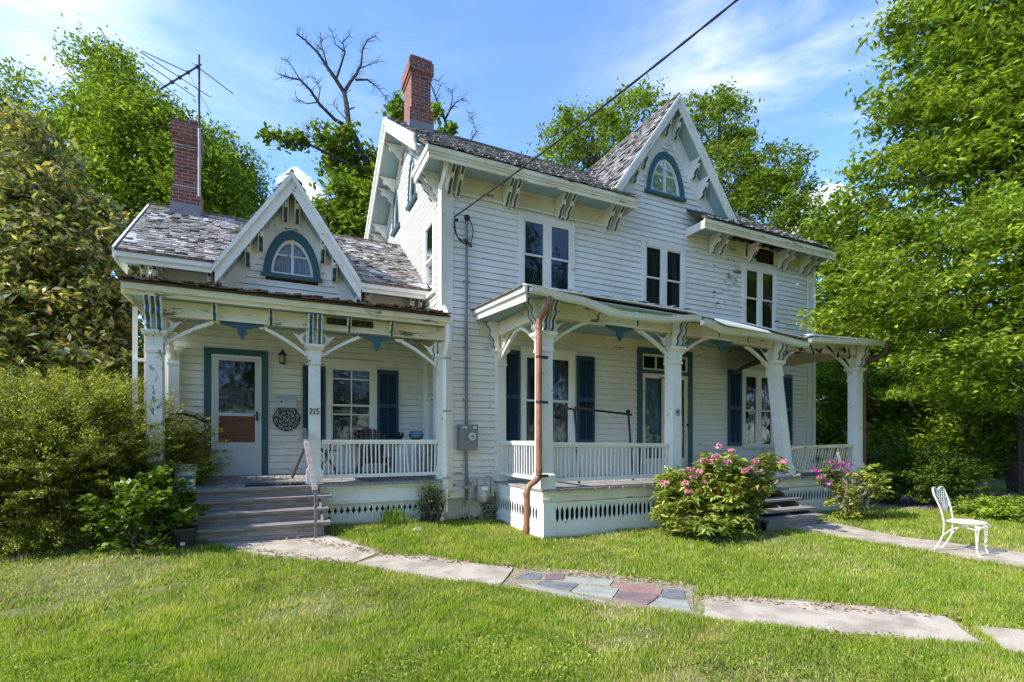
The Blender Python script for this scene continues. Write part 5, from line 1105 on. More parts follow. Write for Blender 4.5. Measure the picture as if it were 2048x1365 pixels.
# ------------------------------------------------------------------ ground
def grid_mesh(name, xs, ys, dz, m):
    X, Y = np.meshgrid(xs, ys); Z = gz(X, Y) + dz; nx, ny = len(xs), len(ys)
    V = np.stack([X, Y, Z], -1).reshape(-1, 3); i = np.arange(nx - 1)[None] + nx * np.arange(ny - 1)[:, None]; i = i.ravel()
    Fc = np.stack([i, i + 1, i + nx + 1, i + nx], 1)
    me = bpy.data.meshes.new(name); me.from_pydata(V.tolist(), [], Fc.tolist()); me.materials.append(MATS[m]); o = bpy.data.objects.new(name, me); COL.objects.link(o); return o
xs = np.concatenate([[-150, -80, -40, -20], np.arange(-12, 22.01, .25), [30, 50, 90, 150]]); ys = np.concatenate([[-60, -20, -8], np.arange(-4, 18.01, .25), [25, 40, 70, 120, 180]])
tag(grid_mesh('lawn', xs, ys, 0.0, 'lawn_ground'), kind='structure')

def slab(pix, name, label, m='concrete', h=.022, group='concrete path slabs', top=None, grow=0.0):
    pts = [gp(*p) for p in pix]; mb = MB(); n = len(pts)
    if grow:
        c0 = sum(pts, Vector()) / n; pts = [p + (p - c0).normalized() * grow + Vector((0, .05, 0)) for p in pts]
    # subdivide outline with wobble
    out = []
    rr = random.Random(len(pix) * 7 + int(pix[0][0]))
    for i in range(n):
        a, b = pts[i], pts[(i + 1) % n]; k = max(1, int((b - a).length / .12))
        for j in range(k): q = a.lerp(b, j / k); out.append(q + Vector((rr.uniform(-.012, .012), rr.uniform(-.012, .012), 0)))
    c = sum(out, Vector()) / len(out); c.z = float(gz(c.x, c.y)) + h
    top_ = [Vector((p.x, p.y, float(gz(p.x, p.y)) + h)) for p in out]; bot = [Vector((p.x + (p.x - c.x) * .01, p.y, p.z - .05)) for p in out]; k = len(out)
    mb.add([c] + top_ + bot, [(0, i + 1, (i + 1) % k + 1) for i in range(k)] + [(i + 1, i + 1 + k, (i + 1) % k + 1 + k, (i + 1) % k + 1) for i in range(k)], m)
    o = mb.build(name); return tag(o, kind='structure')
slab([(440, 1092), (560, 1078), (632, 1068), (700, 1088), (757, 1108), (706, 1130), (600, 1117), (520, 1112)], 'path_slab', '')
slab([(712, 1130), (765, 1114), (850, 1116), (1026, 1138), (1000, 1174), (860, 1156)], 'path_slab', '')
slab([(1003, 1173), (1030, 1141), (1150, 1145), (1385, 1176), (1388, 1230), (1200, 1208)], 'path_base', '', m='straw', h=.010)
slab([(1410, 1235), (1408, 1204), (1440, 1198), (1604, 1207), (1740, 1219), (1890, 1238), (1965, 1292), (1800, 1280), (1600, 1259)], 'path_slab', '')
slab([(1948, 1256), (2075, 1268), (2120, 1322), (2010, 1302)], 'path_slab', '')
slab([(1530, 1052), (1650, 1044), (1800, 1076), (1870, 1084), (2140, 1122), (2140, 1150), (1960, 1122), (1800, 1094), (1660, 1072)], 'right_path', '', h=.02)
slab([(1640, 1010), (1760, 990), (2100, 985), (2300, 1000), (2300, 1022), (2100, 1022), (1760, 1018)], 'driveway', '', m='gravel', h=.02)
for px_ in ([(440, 1092), (560, 1078), (632, 1068), (700, 1088), (757, 1108), (706, 1130), (600, 1117), (520, 1112)], [(712, 1130), (765, 1114), (850, 1116), (1026, 1138), (1000, 1174), (860, 1156)], [(1003, 1173), (1030, 1141), (1150, 1145), (1385, 1176), (1388, 1230), (1200, 1208)],
            [(1410, 1235), (1408, 1204), (1440, 1198), (1604, 1207), (1740, 1219), (1890, 1238), (1965, 1292), (1800, 1280), (1600, 1259)], [(1530, 1052), (1650, 1044), (1800, 1076), (1870, 1084), (2140, 1122), (2140, 1150), (1960, 1122), (1800, 1094), (1660, 1072)]):
    slab(px_, 'worn_soil', '', m='straw', h=.004, grow=.10)
# flagstones
flags = [([(1030, 1160), (1050, 1148), (1085, 1150), (1078, 1162)], 'slate_blue'), ([(1092, 1152), (1130, 1150), (1128, 1161), (1090, 1163)], 'slate_plum'), ([(1134, 1157), (1228, 1163), (1220, 1174), (1130, 1166)], 'slate_green'), ([(1072, 1172), (1090, 1164), (1158, 1172), (1138, 1186)], 'slate_blue'),
         ([(1144, 1186), (1162, 1173), (1240, 1181), (1222, 1199)], 'slate_green'), ([(1232, 1167), (1325, 1180), (1318, 1191), (1222, 1179)], 'slate_red'), ([(1228, 1199), (1246, 1184), (1318, 1194), (1294, 1212)], 'slate_plum'), ([(1330, 1180), (1368, 1184), (1370, 1201), (1322, 1199)], 'slate_blue'), ([(1300, 1214), (1322, 1200), (1374, 1206), (1384, 1226)], 'slate_green'), ([(1040, 1172), (1068, 1172), (1130, 1188), (1210, 1206), (1150, 1200)], 'slate_green')]
for i, (p, m_) in enumerate(flags):
    o = slab(p, 'flagstone', '', m=m_, h=.018)
GR = random.Random(11)

# ------------------------------------------------------------------ foliage
def leaf_mesh(name, C, size, mat, parent=None, aspect=.42, up=.55, seed=0, droop=0.0, dirs=None, fold=.25):
    """C (N,3) leaf positions -> one quad per leaf, folded along its midrib"""
    rg = np.random.default_rng(seed); n = len(C); C = np.asarray(C, float)
    nrm = rg.normal(size=(n, 3)); nrm /= np.linalg.norm(nrm, axis=1)[:, None]; nrm[:, 2] = np.abs(nrm[:, 2]) + up; nrm /= np.linalg.norm(nrm, axis=1)[:, None]
    d = rg.normal(size=(n, 3)) if dirs is None else dirs + rg.normal(size=(n, 3)) * .25
    d[:, 2] -= droop
    d -= nrm * np.sum(d * nrm, 1)[:, None]; d /= np.linalg.norm(d, axis=1)[:, None] + 1e-9
    s = np.cross(nrm, d); L = (size * rg.uniform(.4, 1.0, n) ** .8 * 1.45)[:, None]; W = L * aspect
    b = C - d * L * .5; tip = C + d * L * .5; l = C + s * W * .5 + nrm * L * fold * .3 - d * L * .05; r_ = C - s * W * .5 + nrm * L * fold * .3 - d * L * .05
    V = np.stack([b, r_, tip, l], 1).reshape(-1, 3).astype(np.float32)
    me = bpy.data.meshes.new(name); me.vertices.add(4 * n); me.vertices.foreach_set('co', V.ravel()); me.loops.add(4 * n); me.loops.foreach_set('vertex_index', np.arange(4 * n, dtype=np.int32))
    me.polygons.add(n); me.polygons.foreach_set('loop_start', np.arange(0, 4 * n, 4, dtype=np.int32)); me.polygons.foreach_set('loop_total', np.full(n, 4, np.int32)); me.materials.append(MATS[mat]); me.update(); me.validate()
    o = bpy.data.objects.new(name, me); COL.objects.link(o)
    if parent is not None: attach(o, parent)
    return o
def clumps(blobs, nc, nl, rc, seed, flat=.5, shell=.55, ret=False):
    """blobs [(centre, (rx, ry, rz))]: nc clump centres per unit volume-share, nl leaves each"""
    rg = np.random.default_rng(seed); vol = np.array([r[0] * r[1] * r[2] for _, r in blobs]) ** .8; cnt = np.maximum(3, (nc * vol / vol.sum()).astype(int)); cc = []
    for (c, r_), k in zip(blobs, cnt):
        p = rg.normal(size=(k, 3)); p /= np.linalg.norm(p, axis=1)[:, None]; rad = rg.uniform(0, 1, k) ** (1 / 3); rad = shell + (1 - shell) * rad; rad *= rg.uniform(.75, 1.14, k)
        cc.append(np.array(c) + p * rad[:, None] * np.array(r_))
    cc = np.concatenate(cc); k = len(cc); sz = rg.uniform(.5, 1.4, k)
    off = rg.normal(size=(k, nl, 3)) * np.array([1, 1, flat]) * (rc * sz)[:, None, None] * .6
    L = (cc[:, None] + off).reshape(-1, 3); keep = rg.uniform(size=len(L)) < .95
    return L[keep], cc
def limb(mb, a, b, r0, r1, rg, m, n=5, wob=.08):
    a = Vector(a); b = Vector(b); L = (b - a).length; pts = []; rs = []
    for i in range(n + 1):
        q = i / n; p = a.lerp(b, q)
        if 0 < i < n: p += Vector((rg.gauss(0, wob), rg.gauss(0, wob), rg.gauss(0, wob) + .5 * wob)) * L * .5
        pts.append(p); rs.append(r0 + (r1 - r0) * q)
    mb.tube(pts, rs, m, 6, cap=False); return pts
def tree(base, top, blobs, nc, nl, rc, lsize, leaf, label, seed, cat='tree', name='broadleaf_tree', group=None, r0=.22, bark='bark', nlimb=26, aspect=.42, up=.5, flat=.5, shell=.5, droop=.2, gone=()):
    t = thing(name, base, label, cat, group); L, cc = clumps(blobs, nc, nl, rc, seed, flat, shell)
    leaf_mesh('crown', L, lsize, leaf, t, aspect, up, seed, droop)
    mb = MB(); rg = random.Random(seed); trunk = limb(mb, base, top, r0, r0 * .35, rg, bark, 7, .03)
    nn = min(nlimb, len(cc)); ids = rg.sample(range(len(cc)), nn)
    mids = []
    for k, i in enumerate(ids):
        e = Vector(cc[i]); cand = trunk[2:]; 
        if k > nn * .35 and mids: s = min(mids, key=lambda p: (p - e).length); rr = r0 * .10
        else: s = min(cand, key=lambda p: (p - e).length + max(0, p.z - e.z + .5) * 2); rr = r0 * .30
        pts = limb(mb, s, e, rr, .006, rg, bark, 5, .10); mids += pts[1:4]
    mb.build('trunk', t); return t
def B(px, py, t, rx, rz, ry=None): return (tuple(at(px, py, t)), (rx, ry or rx, rz))

# --- left background trees
def gbase(px, t): p = at(px, 880, t); return Vector((p.x, p.y, -.1))
tree(gbase(265, 19), at(250, 120, 19), [B(240, 200, 19, 1.0, 1.5), B(300, 300, 18.5, 1.9, 1.7), B(210, 350, 19.5, 2.2, 2.0), B(400, 380, 18, 1.5, 1.6), B(290, 430, 19, 2.6, 1.8), B(185, 120, 19.5, .45, .45), B(225, 110, 19.5, .5, .4), B(150, 130, 19.5, .15, .3), B(190, 240, 19, .9, 1.0), B(310, 220, 19, .8, .5)],
     1000, 100, .60, .155, 'leaf_ash', 'tall light green tree behind the left chimney, reaching above the antenna', 101, r0=.24, group='trees behind the house', nlimb=60)
tree(gbase(60, 22), at(40, 200, 22), [B(10, 280, 22, 1.9, 1.9), B(80, 340, 22, 1.6, 1.8), B(30, 165, 22, .6, .5), B(-60, 280, 22, 1.6, 2.6), B(95, 240, 22, .5, .6), B(120, 420, 21, 2.0, 2.2)], 600, 95, .72, .17, 'leaf_ash', 'green tree at the left edge of the photo above the bronze-leaved magnolia', 102, group='trees behind the house')
tree(gbase(450, 21), at(440, 340, 21), [B(440, 340, 21, 1.3, 1.5), B(480, 410, 21, 1.0, 1.4), B(420, 420, 21, 1.8, 1.6)], 330, 85, .6, .155, 'leaf_ash', 'smaller green tree between the left chimney and the wing gable', 103, group='trees behind the house')
tree(gbase(700, 20), at(700, 420, 20), [B(700, 430, 20, 1.5, 1.5), B(660, 480, 20, 1.3, 1.4), B(740, 480, 20, 1.3, 2.0), B(700, 560, 20, 2.2, 1.8)], 330, 60, .6, .24, 'leaf_maple', 'dense green maple behind the gap between the wing and the main house', 104, group='trees behind the house')
tree(gbase(1180, 26), at(1180, 250, 26), [B(1170, 300, 26, 2.6, 1.5), B(1120, 300, 26, 1.1, 1.2), B(1265, 240, 26, 1.7, 1.4), B(1280, 215, 26, .5, .9), B(1215, 290, 26, 1.6, 1.6), B(1155, 255, 26, .7, .8)], 190, 60, .50, .19, 'leaf_ash', 'airy tree rising behind the main ridge left of the tall gable', 105, group='trees behind the house', nlimb=50)
tree(gbase(1440, 25), at(1440, 210, 25), [B(1440, 260, 25, 1.3, 1.8), B(1450, 360, 25, 1.6, 2.2), B(1375, 230, 25, .9, .8), B(1480, 300, 25, .8, 1.0), B(1420, 200, 25, .4, .6), B(1452, 205, 25, .4, .6)], 200, 60, .46, .19, 'leaf_ash', 'airy tree rising right behind the apex of the tall gable', 106, group='trees behind the house', nlimb=50)
tree(gbase(1560, 24), at(1550, 300, 24), [B(1555, 350, 24, 1.2, 1.4), B(1545, 420, 24, 1.7, 1.6), B(1600, 450, 24, 1.2, 1.2), B(1510, 380, 24, .9, 1.0)], 200, 60, .5, .19, 'leaf_ash', 'airy tree above the right end of the main roof', 107, group='trees behind the house', nlimb=50)

# --- half dead tree with bare branches
t = thing('dead_tree', gbase(745, 21), 'half dead tree with long bare branches standing behind the wing gable', 'tree')
mb = MB(); T = 21.0
def br(pts, r0, r1, dt=0.0):
    P = [at(x, y, T + dt * i / max(1, len(pts) - 1)) for i, (x, y) in enumerate(pts)]; n = len(P); mb.tube(P, [r0 + (r1 - r0) * i / (n - 1) for i in range(n)], 'dead_wood', 6, cap=False); return pts
mb.tube([gbase(745, 21), at(750, 470, 21)], [.32, .24], 'dead_wood', 8)
skel = [([(750, 470), (745, 380), (735, 330), (712, 280), (698, 255), (693, 210), (688, 185)], .17, .09, 0), ([(688, 185), (672, 160), (655, 135), (635, 105), (610, 80), (592, 68)], .09, .02, -1), ([(655, 135), (650, 115), (642, 90), (641, 65)], .05, .015, 1),
        ([(688, 185), (700, 165), (712, 150), (722, 130), (725, 100), (735, 80), (752, 72)], .08, .015, 1.5), ([(712, 160), (735, 160), (755, 175), (775, 200)], .05, .01, 2), ([(672, 160), (682, 130), (690, 105), (685, 85), (700, 70)], .05, .012, -2), ([(690, 105), (672, 90), (662, 60)], .03, .01, -1), ([(715, 140), (738, 130), (762, 122)], .03, .01, 1),
        ([(698, 255), (670, 240), (640, 210), (620, 180), (600, 160), (575, 155), (555, 148)], .08, .015, -2), ([(600, 160), (585, 135), (568, 112)], .03, .008, -1), ([(636, 205), (612, 208), (590, 195)], .03, .008, -1), ([(636, 205), (640, 180), (632, 160), (615, 152)], .03, .008, 1), ([(693, 240), (675, 220), (667, 210)], .03, .01, 0), ([(697, 220), (710, 215)], .03, .02, 0),
        ([(735, 340), (700, 330), (660, 310), (620, 290), (580, 290), (555, 275), (535, 262)], .08, .012, -2), ([(640, 300), (620, 270), (610, 245)], .025, .008, -1), ([(655, 305), (640, 280), (640, 250)], .025, .008, 1), ([(775, 200), (780, 210), (795, 225)], .02, .01, 1),
        ([(895, 260), (890, 240), (875, 205), (862, 170), (858, 150)], .07, .012, 0), ([(890, 240), (900, 220), (912, 205), (930, 195)], .05, .01, 1), ([(900, 220), (905, 195), (902, 180)], .03, .008, 0), ([(945, 300), (940, 285), (952, 265), (945, 240), (940, 225)], .035, .008, 1), ([(952, 265), (958, 262)], .02, .01, 0), ([(897, 290), (893, 255)], .09, .06, 0), ([(870, 195), (880, 175), (876, 160)], .02, .006, 0)]
rg = random.Random(5)
for pts, a, b, dt in skel:
    br(pts, a, b, dt)
    for (x0, y0), (x1, y1) in zip(pts[1:], pts[2:]):
        for _ in range(7):
            q = rg.random(); x = x0 + (x1 - x0) * q; y = y0 + (y1 - y0) * q; ang = math.atan2(y1 - y0, x1 - x0) + rg.choice((-1, 1)) * rg.uniform(.5, 1.0); l = rg.uniform(9, 24)
            if y < 300: br([(x, y), (x + l * .5 * math.cos(ang) + rg.uniform(-2, 2), y + l * .5 * math.sin(ang)), (x + l * math.cos(ang + .3), y + l * math.sin(ang + .3))], .012, .004, rg.uniform(-.5, .5))
mb.build('trunk', t)
L, cc = clumps([B(690, 295, 21, .75, .6), B(665, 320, 21, .5, .6), B(735, 325, 21, .6, .6), B(715, 350, 21, .7, .4), B(545, 272, 20, .25, .25), B(590, 283, 20, .45, .25), B(640, 265, 20, .3, .3), B(895, 265, 21, .45, .3), B(790, 215, 21, .4, .35), B(785, 235, 21, .3, .3), B(868, 225, 21, .3, .5), B(575, 285, 20, .2, .3)], 95, 42, .32, 9, .8, .2)
leaf_mesh('crown', L, .24, 'leaf_maple', t, .55, .4, 9, .3)

# --- magnolia left
tree(gbase(70, 10.5), at(80, 330, 10.6), [B(60, 480, 10.4, 1.5, 1.6), B(150, 560, 10.2, 1.25, 1.3), B(20, 640, 10, 1.6, 1.6), B(120, 700, 10, 1.4, 1.4), B(60, 340, 10.8, 1.0, 1.1), B(180, 460, 10.6, .8, .8), B(-80, 500, 10.5, 1.6, 2.4), B(215, 640, 10.1, .7, .9), B(200, 740, 10, .9, .9), B(30, 270, 11, .5, .6)],
     1500, 34, .30, .155, 'leaf_magnolia', 'magnolia with glossy bronze-green leaves left of the wing', 110, name='magnolia', r0=.14, nlimb=90, aspect=.40, up=.35, droop=-.3, shell=.45)
# --- yew
def spray_shrub(base, c, rad, n_spray, leaf, lsize, label, seed, name='shrub', per=46, length=.75, cat='shrub', up=(.2, .9), spread=.10, aspect=.35, dome=True, dense=0, group=None):
    t = thing(name, base, label, cat, group); rg = np.random.default_rng(seed); c = np.array(c); rad = np.array(rad)
    p = rg.normal(size=(n_spray, 3)); p /= np.linalg.norm(p, axis=1)[:, None]; p[:, 2] = np.abs(p[:, 2]) * 1.0 - .62 * (rg.uniform(size=n_spray) < .38); q = rg.uniform(.55, 1.0, n_spray)[:, None]; root = c + p * rad * q * .82
    d = p * rad / rad.max() + np.stack([rg.normal(0, .35, n_spray), rg.normal(0, .35, n_spray), rg.uniform(up[0], up[1], n_spray)], 1) * .6; d /= np.linalg.norm(d, axis=1)[:, None]
    u = rg.uniform(0, 1, (n_spray, per, 1)); ln = length * rg.uniform(.5, 1.25, (n_spray, 1, 1))
    side = rg.normal(0, 1, (n_spray, per, 3)) * spread * (1.1 - u * .8); side[:, :, 2] *= .45
    L = root[:, None] + d[:, None] * u * ln + side; L[:, :, 2] -= (u[:, :, 0] ** 2) * ln[:, :, 0] * .18
    dirs = np.repeat(d, per, 0); L = L.reshape(-1, 3); k = L[:, 2] > .02; L = L[k]; dirs = dirs[k]
    leaf_mesh('foliage', L, lsize, leaf, t, aspect, .6, seed, 0, dirs)
    mb = MB(); rr = random.Random(seed); b0 = Vector(base)
    for i in rr.sample(range(n_spray), min(70, n_spray)):
        e = Vector(root[i] + d[i] * length * .4); s = b0 + Vector((rr.uniform(-.15, .15), rr.uniform(-.15, .15), 0)); limb(mb, s, e, .022, .004, rr, 'bark', 4, .10)
    mb.build('stem', t); return t
yc = at(122, 900, 7.3); spray_shrub((yc.x, yc.y, 0), (yc.x, yc.y, .88), (1.88, 1.45, 1.50), 3300, 'leaf_yew', .042, 'large spreading yellow-green yew shrub left of the wing steps', 120, name='yew_shrub', per=150, length=.80, aspect=.32, spread=.085)
yb = at(20, 900, 6.9); 
sc_ = at(300, 1010, 6.5)
spray_shrub((sc_.x, sc_.y, .1), (sc_.x, sc_.y, .50), (.42, .38, .66), 105, 'leaf_maple', .075, 'leafy light green shrub between the yew and the plant pot', 121, name='leafy_shrub', per=30, length=.40, aspect=.75, spread=.09)
# --- rhododendrons: whorls of long leaves with flower heads
def rhodo(base, blobs, nwh, flowers, petal, label, seed, trunkpts, lsize=.15):
    t = thing('rhododendron', base, label, 'shrub', 'rhododendrons before the main porch'); rg = np.random.default_rng(seed); L, cc = clumps(blobs, nwh, 1, .01, seed, 1, .45); cc = cc[cc[:, 2] > .08]
    P = []; D = []
    for c in cc:
        k = rg.integers(7, 12); a0 = rg.uniform(0, 6.28); tilt = np.array([rg.normal(0, .35), rg.normal(0, .35), 1])
        for j in range(k):
            a = a0 + j * 6.283 / k; d = np.array([math.cos(a), math.sin(a), rg.uniform(-.25, .55)]); d = d / np.linalg.norm(d); P.append(c + d * lsize * .55 + np.array([0, 0, rg.uniform(-.04, .02)])); D.append(d)
    leaf_mesh('foliage', np.array(P), lsize, 'leaf_rhodo', t, .30, 1.2, seed, .15, np.array(D), .5)
    mb = MB(); rr = random.Random(seed); b0 = Vector(base)
    for tp in trunkpts: mb.tube([Vector(p) for p in tp], [.05 * (1 - i / len(tp)) + .012 for i in range(len(tp))], 'pale_bark', 7)
    for i in rr.sample(range(len(cc)), min(60, len(cc))): limb(mb, b0 + Vector((rr.uniform(-.1, .1), rr.uniform(-.1, .1), .1)), cc[i], .022, .005, rr, 'pale_bark', 4, .12)
    mb.build('stem', t)
    for fp in flowers:
        c = np.array(fp); n = 46; v = rg.normal(size=(n, 3)); v /= np.linalg.norm(v, axis=1)[:, None]; v[:, 2] = np.abs(v[:, 2]) * .9 - .15
        leaf_mesh('flower_head', c + v * np.array([.062, .062, .055]) * rg.uniform(.7, 1.1, (n, 1)), .055, petal, t, .8, .1, int(rg.integers(1e6)), 0, None, .3)
b1 = gp(1435, 1068); T1 = b1.x * ST + b1.y * CT
fl = [(1438, 895), (1462, 905), (1432, 915), (1420, 925), (1400, 945), (1378, 942), (1388, 955), (1372, 968), (1412, 965), (1378, 985), (1510, 925), (1500, 940), (1568, 925), (1330, 968), (1452, 925), (1490, 945), (1408, 922)]
rhodo(b1, [B(1415, 1000, T1, .78, .5), B(1365, 1020, T1 - .1, .5, .42), B(1480, 980, T1, .5, .40), B(1440, 940, T1, .42, .25), B(1535, 940, T1 + .1, .25, .15), B(1345, 965, T1, .28, .22), B(1405, 1045, T1 - .3, .72, .2), B(1540, 925, T1, .2, .12)], 900, [at(x, y, T1 - .45) for x, y in fl], 'petal_pink',
      'large rhododendron with pink flower heads in front of the main porch railing', 131, [[b1, at(1445, 1010, T1), at(1490, 960, T1 - .1), at(1555, 925, T1)], [b1, at(1420, 1000, T1), at(1400, 960, T1)], [b1, at(1500, 1000, T1), at(1560, 960, T1), at(1600, 950, T1)]])
b2 = gp(1702, 1040); T2 = b2.x * ST + b2.y * CT
rhodo(b2, [B(1715, 970, T2, .50, .30), B(1690, 1005, T2 - .1, .30, .28), B(1745, 950, T2, .28, .22), B(1660, 950, T2 + .1, .25, .25), B(1760, 985, T2, .2, .2), B(1690, 1035, T2 - .2, .35, .10)], 170, [at(x, y, T2 - .15) for x, y in ((1632, 943), (1642, 955), (1663, 925), (1655, 968), (1685, 930), (1700, 932), (1697, 945), (1672, 935))], 'petal_magenta',
      'small rhododendron with twisted bare trunks and magenta flowers by the porch steps', 132, [[b2, at(1690, 1000, T2), at(1700, 980, T2), at(1740, 955, T2)], [b2 + Vector((.1, 0, 0)), at(1715, 1000, T2), at(1705, 975, T2), at(1680, 940, T2)], [b2 + Vector((.15, .05, 0)), at(1722, 1000, T2), at(1712, 985, T2)], [b2 - Vector((.05, 0, 0)), at(1700, 990, T2), at(1682, 930, T2 - .1), at(1676, 905, T2 - .1)]], .12)
# --- small shrubs at the wall
b3 = gp(862, 1048); spray_shrub(b3, (b3.x, b3.y, .45), (.20, .18, .38), 60, 'leaf_yew', .035, 'thin little shrub growing before the white downspout at the house corner', 141, per=26, length=.35, aspect=.5, spread=.05)
def tuft(c, n, h, label, seed, r=.15, name='grass_tuft'):
    rg = np.random.default_rng(seed); V = []; 
    for i in range(n):
        a = rg.uniform(0, 6.28); q = rg.uniform(.1, 1); x0 = c[0] + rg.normal(0, r * .5); y0 = c[1] + rg.normal(0, r * .5); z0 = float(gz(x0, y0)); dx, dy = math.cos(a) * q * h * .6, math.sin(a) * q * h * .6; w = .006; hh = h * rg.uniform(.5, 1)
        V += [(x0 - w, y0, z0), (x0 + w, y0, z0), (x0 + dx * .5 + w, y0 + dy * .5, z0 + hh * .7), (x0 + dx * .5 - w, y0 + dy * .5, z0 + hh * .7), (x0 + dx, y0 + dy, z0 + hh * (1 - .35 * q))]
    mb = MB(); mb.add(V, [f for i in range(n) for f in ((5 * i, 5 * i + 1, 5 * i + 2, 5 * i + 3), (5 * i + 3, 5 * i + 2, 5 * i + 4))], 'leaf_bright'); o = mb.build(name); return tag(o, label, 'plant')
tuft(gp(790, 1052), 170, .40, 'tuft of tall light grass before the wing porch lattice', 151, .22)
tuft(gp(1770, 1040), 120, .35, 'tuft of tall grass right of the twisted rhododendron', 152, .4)
def patch(name, spots, n, ls, leaf, label, seed, cat='plant'):
    rg_ = np.random.default_rng(seed); P = []
    for (x, y, z, sx, sy, sz) in spots: P.append(np.array([x, y, z]) + rg_.normal(size=(n, 3)) * np.array([sx, sy, sz]))
    P = np.concatenate(P); P[:, 2] = np.maximum(P[:, 2], gz(P[:, 0], P[:, 1]) + .02); return tag(leaf_mesh(name, P, ls, leaf, None, .8, .3, seed), label, cat)
patch('ivy', [(3.72, 8.97, .30, .05, .02, .16), (3.86, 8.9, .2, .06, .03, .12), (3.35, 8.9, .1, .12, .05, .05)], 60, .05, 'leaf_dark', 'ivy climbing the foundation under the gas meter', 161)
g1 = gp(700, 1045); g2 = gp(760, 1050); g3 = gp(1010, 1045)
patch('weeds', [(g1.x, g1.y, g1.z + .08, .22, .12, .06), (g1.x - .3, g1.y, g1.z + .05, .1, .1, .04)], 130, .05, 'leaf_maple', 'low weeds before the pointed lattice of the wing porch', 162)
patch('weeds', [(g3.x, g3.y, .05, .25, .15, .03)], 150, .045, 'leaf_dark', 'dark low weeds at the foot of the house between gas meter and porch', 163)
for px_, py_, r_, lb in ((835, 1062, .10, 'pale rounded stone in the grass below the thin shrub'), (700, 1056, .06, 'small grey stone beside the wing porch lattice')):
    c = gp(px_, py_); mb = MB(); mb.lathe((c.x, c.y, c.z - .01), [(r_ * .9, 0), (r_, r_ * .25), (r_ * .75, r_ * .5), (r_ * .3, r_ * .62)], 'concrete', 9); tag(mb.build('stone', None, True), lb, 'stone')
# --- right side
tree(gbase(2060, 13.5), at(2030, 100, 13.5), [B(2000, 120, 13, 1.8, 1.8), B(1880, 90, 13, 1.1, 1.0), B(1930, 250, 13, 1.9, 1.2), B(1820, 230, 13, .9, .8), B(2060, 330, 12.6, 2.2, 1.6), B(1850, 350, 12.8, 1.1, .8), B(1980, 20, 13, 1.8, 1.2), B(1780, 60, 13, .35, .4), B(1745, 200, 13, .35, .35), B(1780, 340, 13, .8, .4), B(1700, 345, 13, .35, .25), B(1830, 30, 13, .6, .6), B(2120, 150, 13, 2.2, 3)],
     800, 60, .48, .17, 'leaf_bright', 'tall bright green tree filling the upper right of the photo', 201, r0=.26, nlimb=110, group='trees at the right', flat=.35)
tree(gbase(2160, 12.2), at(2080, 330, 11.8), [B(1960, 520, 11.3, 1.7, .8), B(1820, 600, 11.2, 1.3, .7), B(2040, 640, 11, 1.5, 1.0), B(1730, 560, 11.6, .9, .7), B(1700, 640, 11.6, .8, .35), B(1900, 720, 11, 1.2, .45), B(2000, 450, 11.5, 1.2, .7), B(1790, 470, 12, .9, .6), B(2100, 520, 11, 1.4, 1.5), B(1840, 780, 11, .8, .3), B(1960, 800, 11.2, .8, .25), B(2040, 780, 11.3, 1.0, .5)],
     620, 60, .40, .135, 'leaf_bright', 'nearer tree at the right whose bright lower boughs hang beside the porch', 202, r0=.16, nlimb=110, group='trees at the right', flat=.35)
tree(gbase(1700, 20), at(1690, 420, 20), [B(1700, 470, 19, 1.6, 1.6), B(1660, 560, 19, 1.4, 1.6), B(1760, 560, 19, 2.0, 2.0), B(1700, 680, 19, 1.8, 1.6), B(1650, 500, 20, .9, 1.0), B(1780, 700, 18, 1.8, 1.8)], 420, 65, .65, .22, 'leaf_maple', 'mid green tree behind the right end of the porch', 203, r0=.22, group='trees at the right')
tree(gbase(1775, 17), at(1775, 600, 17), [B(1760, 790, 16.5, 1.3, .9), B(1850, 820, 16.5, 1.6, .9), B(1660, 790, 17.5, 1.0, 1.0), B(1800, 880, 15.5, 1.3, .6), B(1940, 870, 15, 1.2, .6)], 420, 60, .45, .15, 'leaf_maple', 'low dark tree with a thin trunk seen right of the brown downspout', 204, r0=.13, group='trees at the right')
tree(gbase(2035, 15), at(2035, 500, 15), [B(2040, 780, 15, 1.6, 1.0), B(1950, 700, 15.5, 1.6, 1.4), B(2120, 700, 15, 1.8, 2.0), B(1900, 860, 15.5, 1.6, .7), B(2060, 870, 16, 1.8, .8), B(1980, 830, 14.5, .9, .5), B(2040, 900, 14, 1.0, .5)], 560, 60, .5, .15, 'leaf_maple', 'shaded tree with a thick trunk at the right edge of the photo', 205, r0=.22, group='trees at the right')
bs = at(1860, 960, 12.2); spray_shrub((bs.x, bs.y, 0), (bs.x, bs.y, .55), (1.25, .9, .75), 420, 'leaf_dark', .06, 'broad dark green bush behind the garden chair', 211, per=80, length=.55, aspect=.45, spread=.10)
bs = at(1770, 960, 12.6); spray_shrub((bs.x, bs.y, 0), (bs.x, bs.y, .6), (.9, .8, .75), 260, 'leaf_dark', .06, 'dark bush behind the small magenta rhododendron', 212, per=60, length=.5, aspect=.45, spread=.10)
bs = at(2010, 1000, 10.3); spray_shrub((bs.x, bs.y, 0), (bs.x, bs.y, .12), (1.1, .8, .25), 240, 'leaf_bright', .07, 'low leafy plants at the right edge beyond the garden chair', 213, name='leafy_plants', per=36, length=.25, aspect=.6, spread=.1)
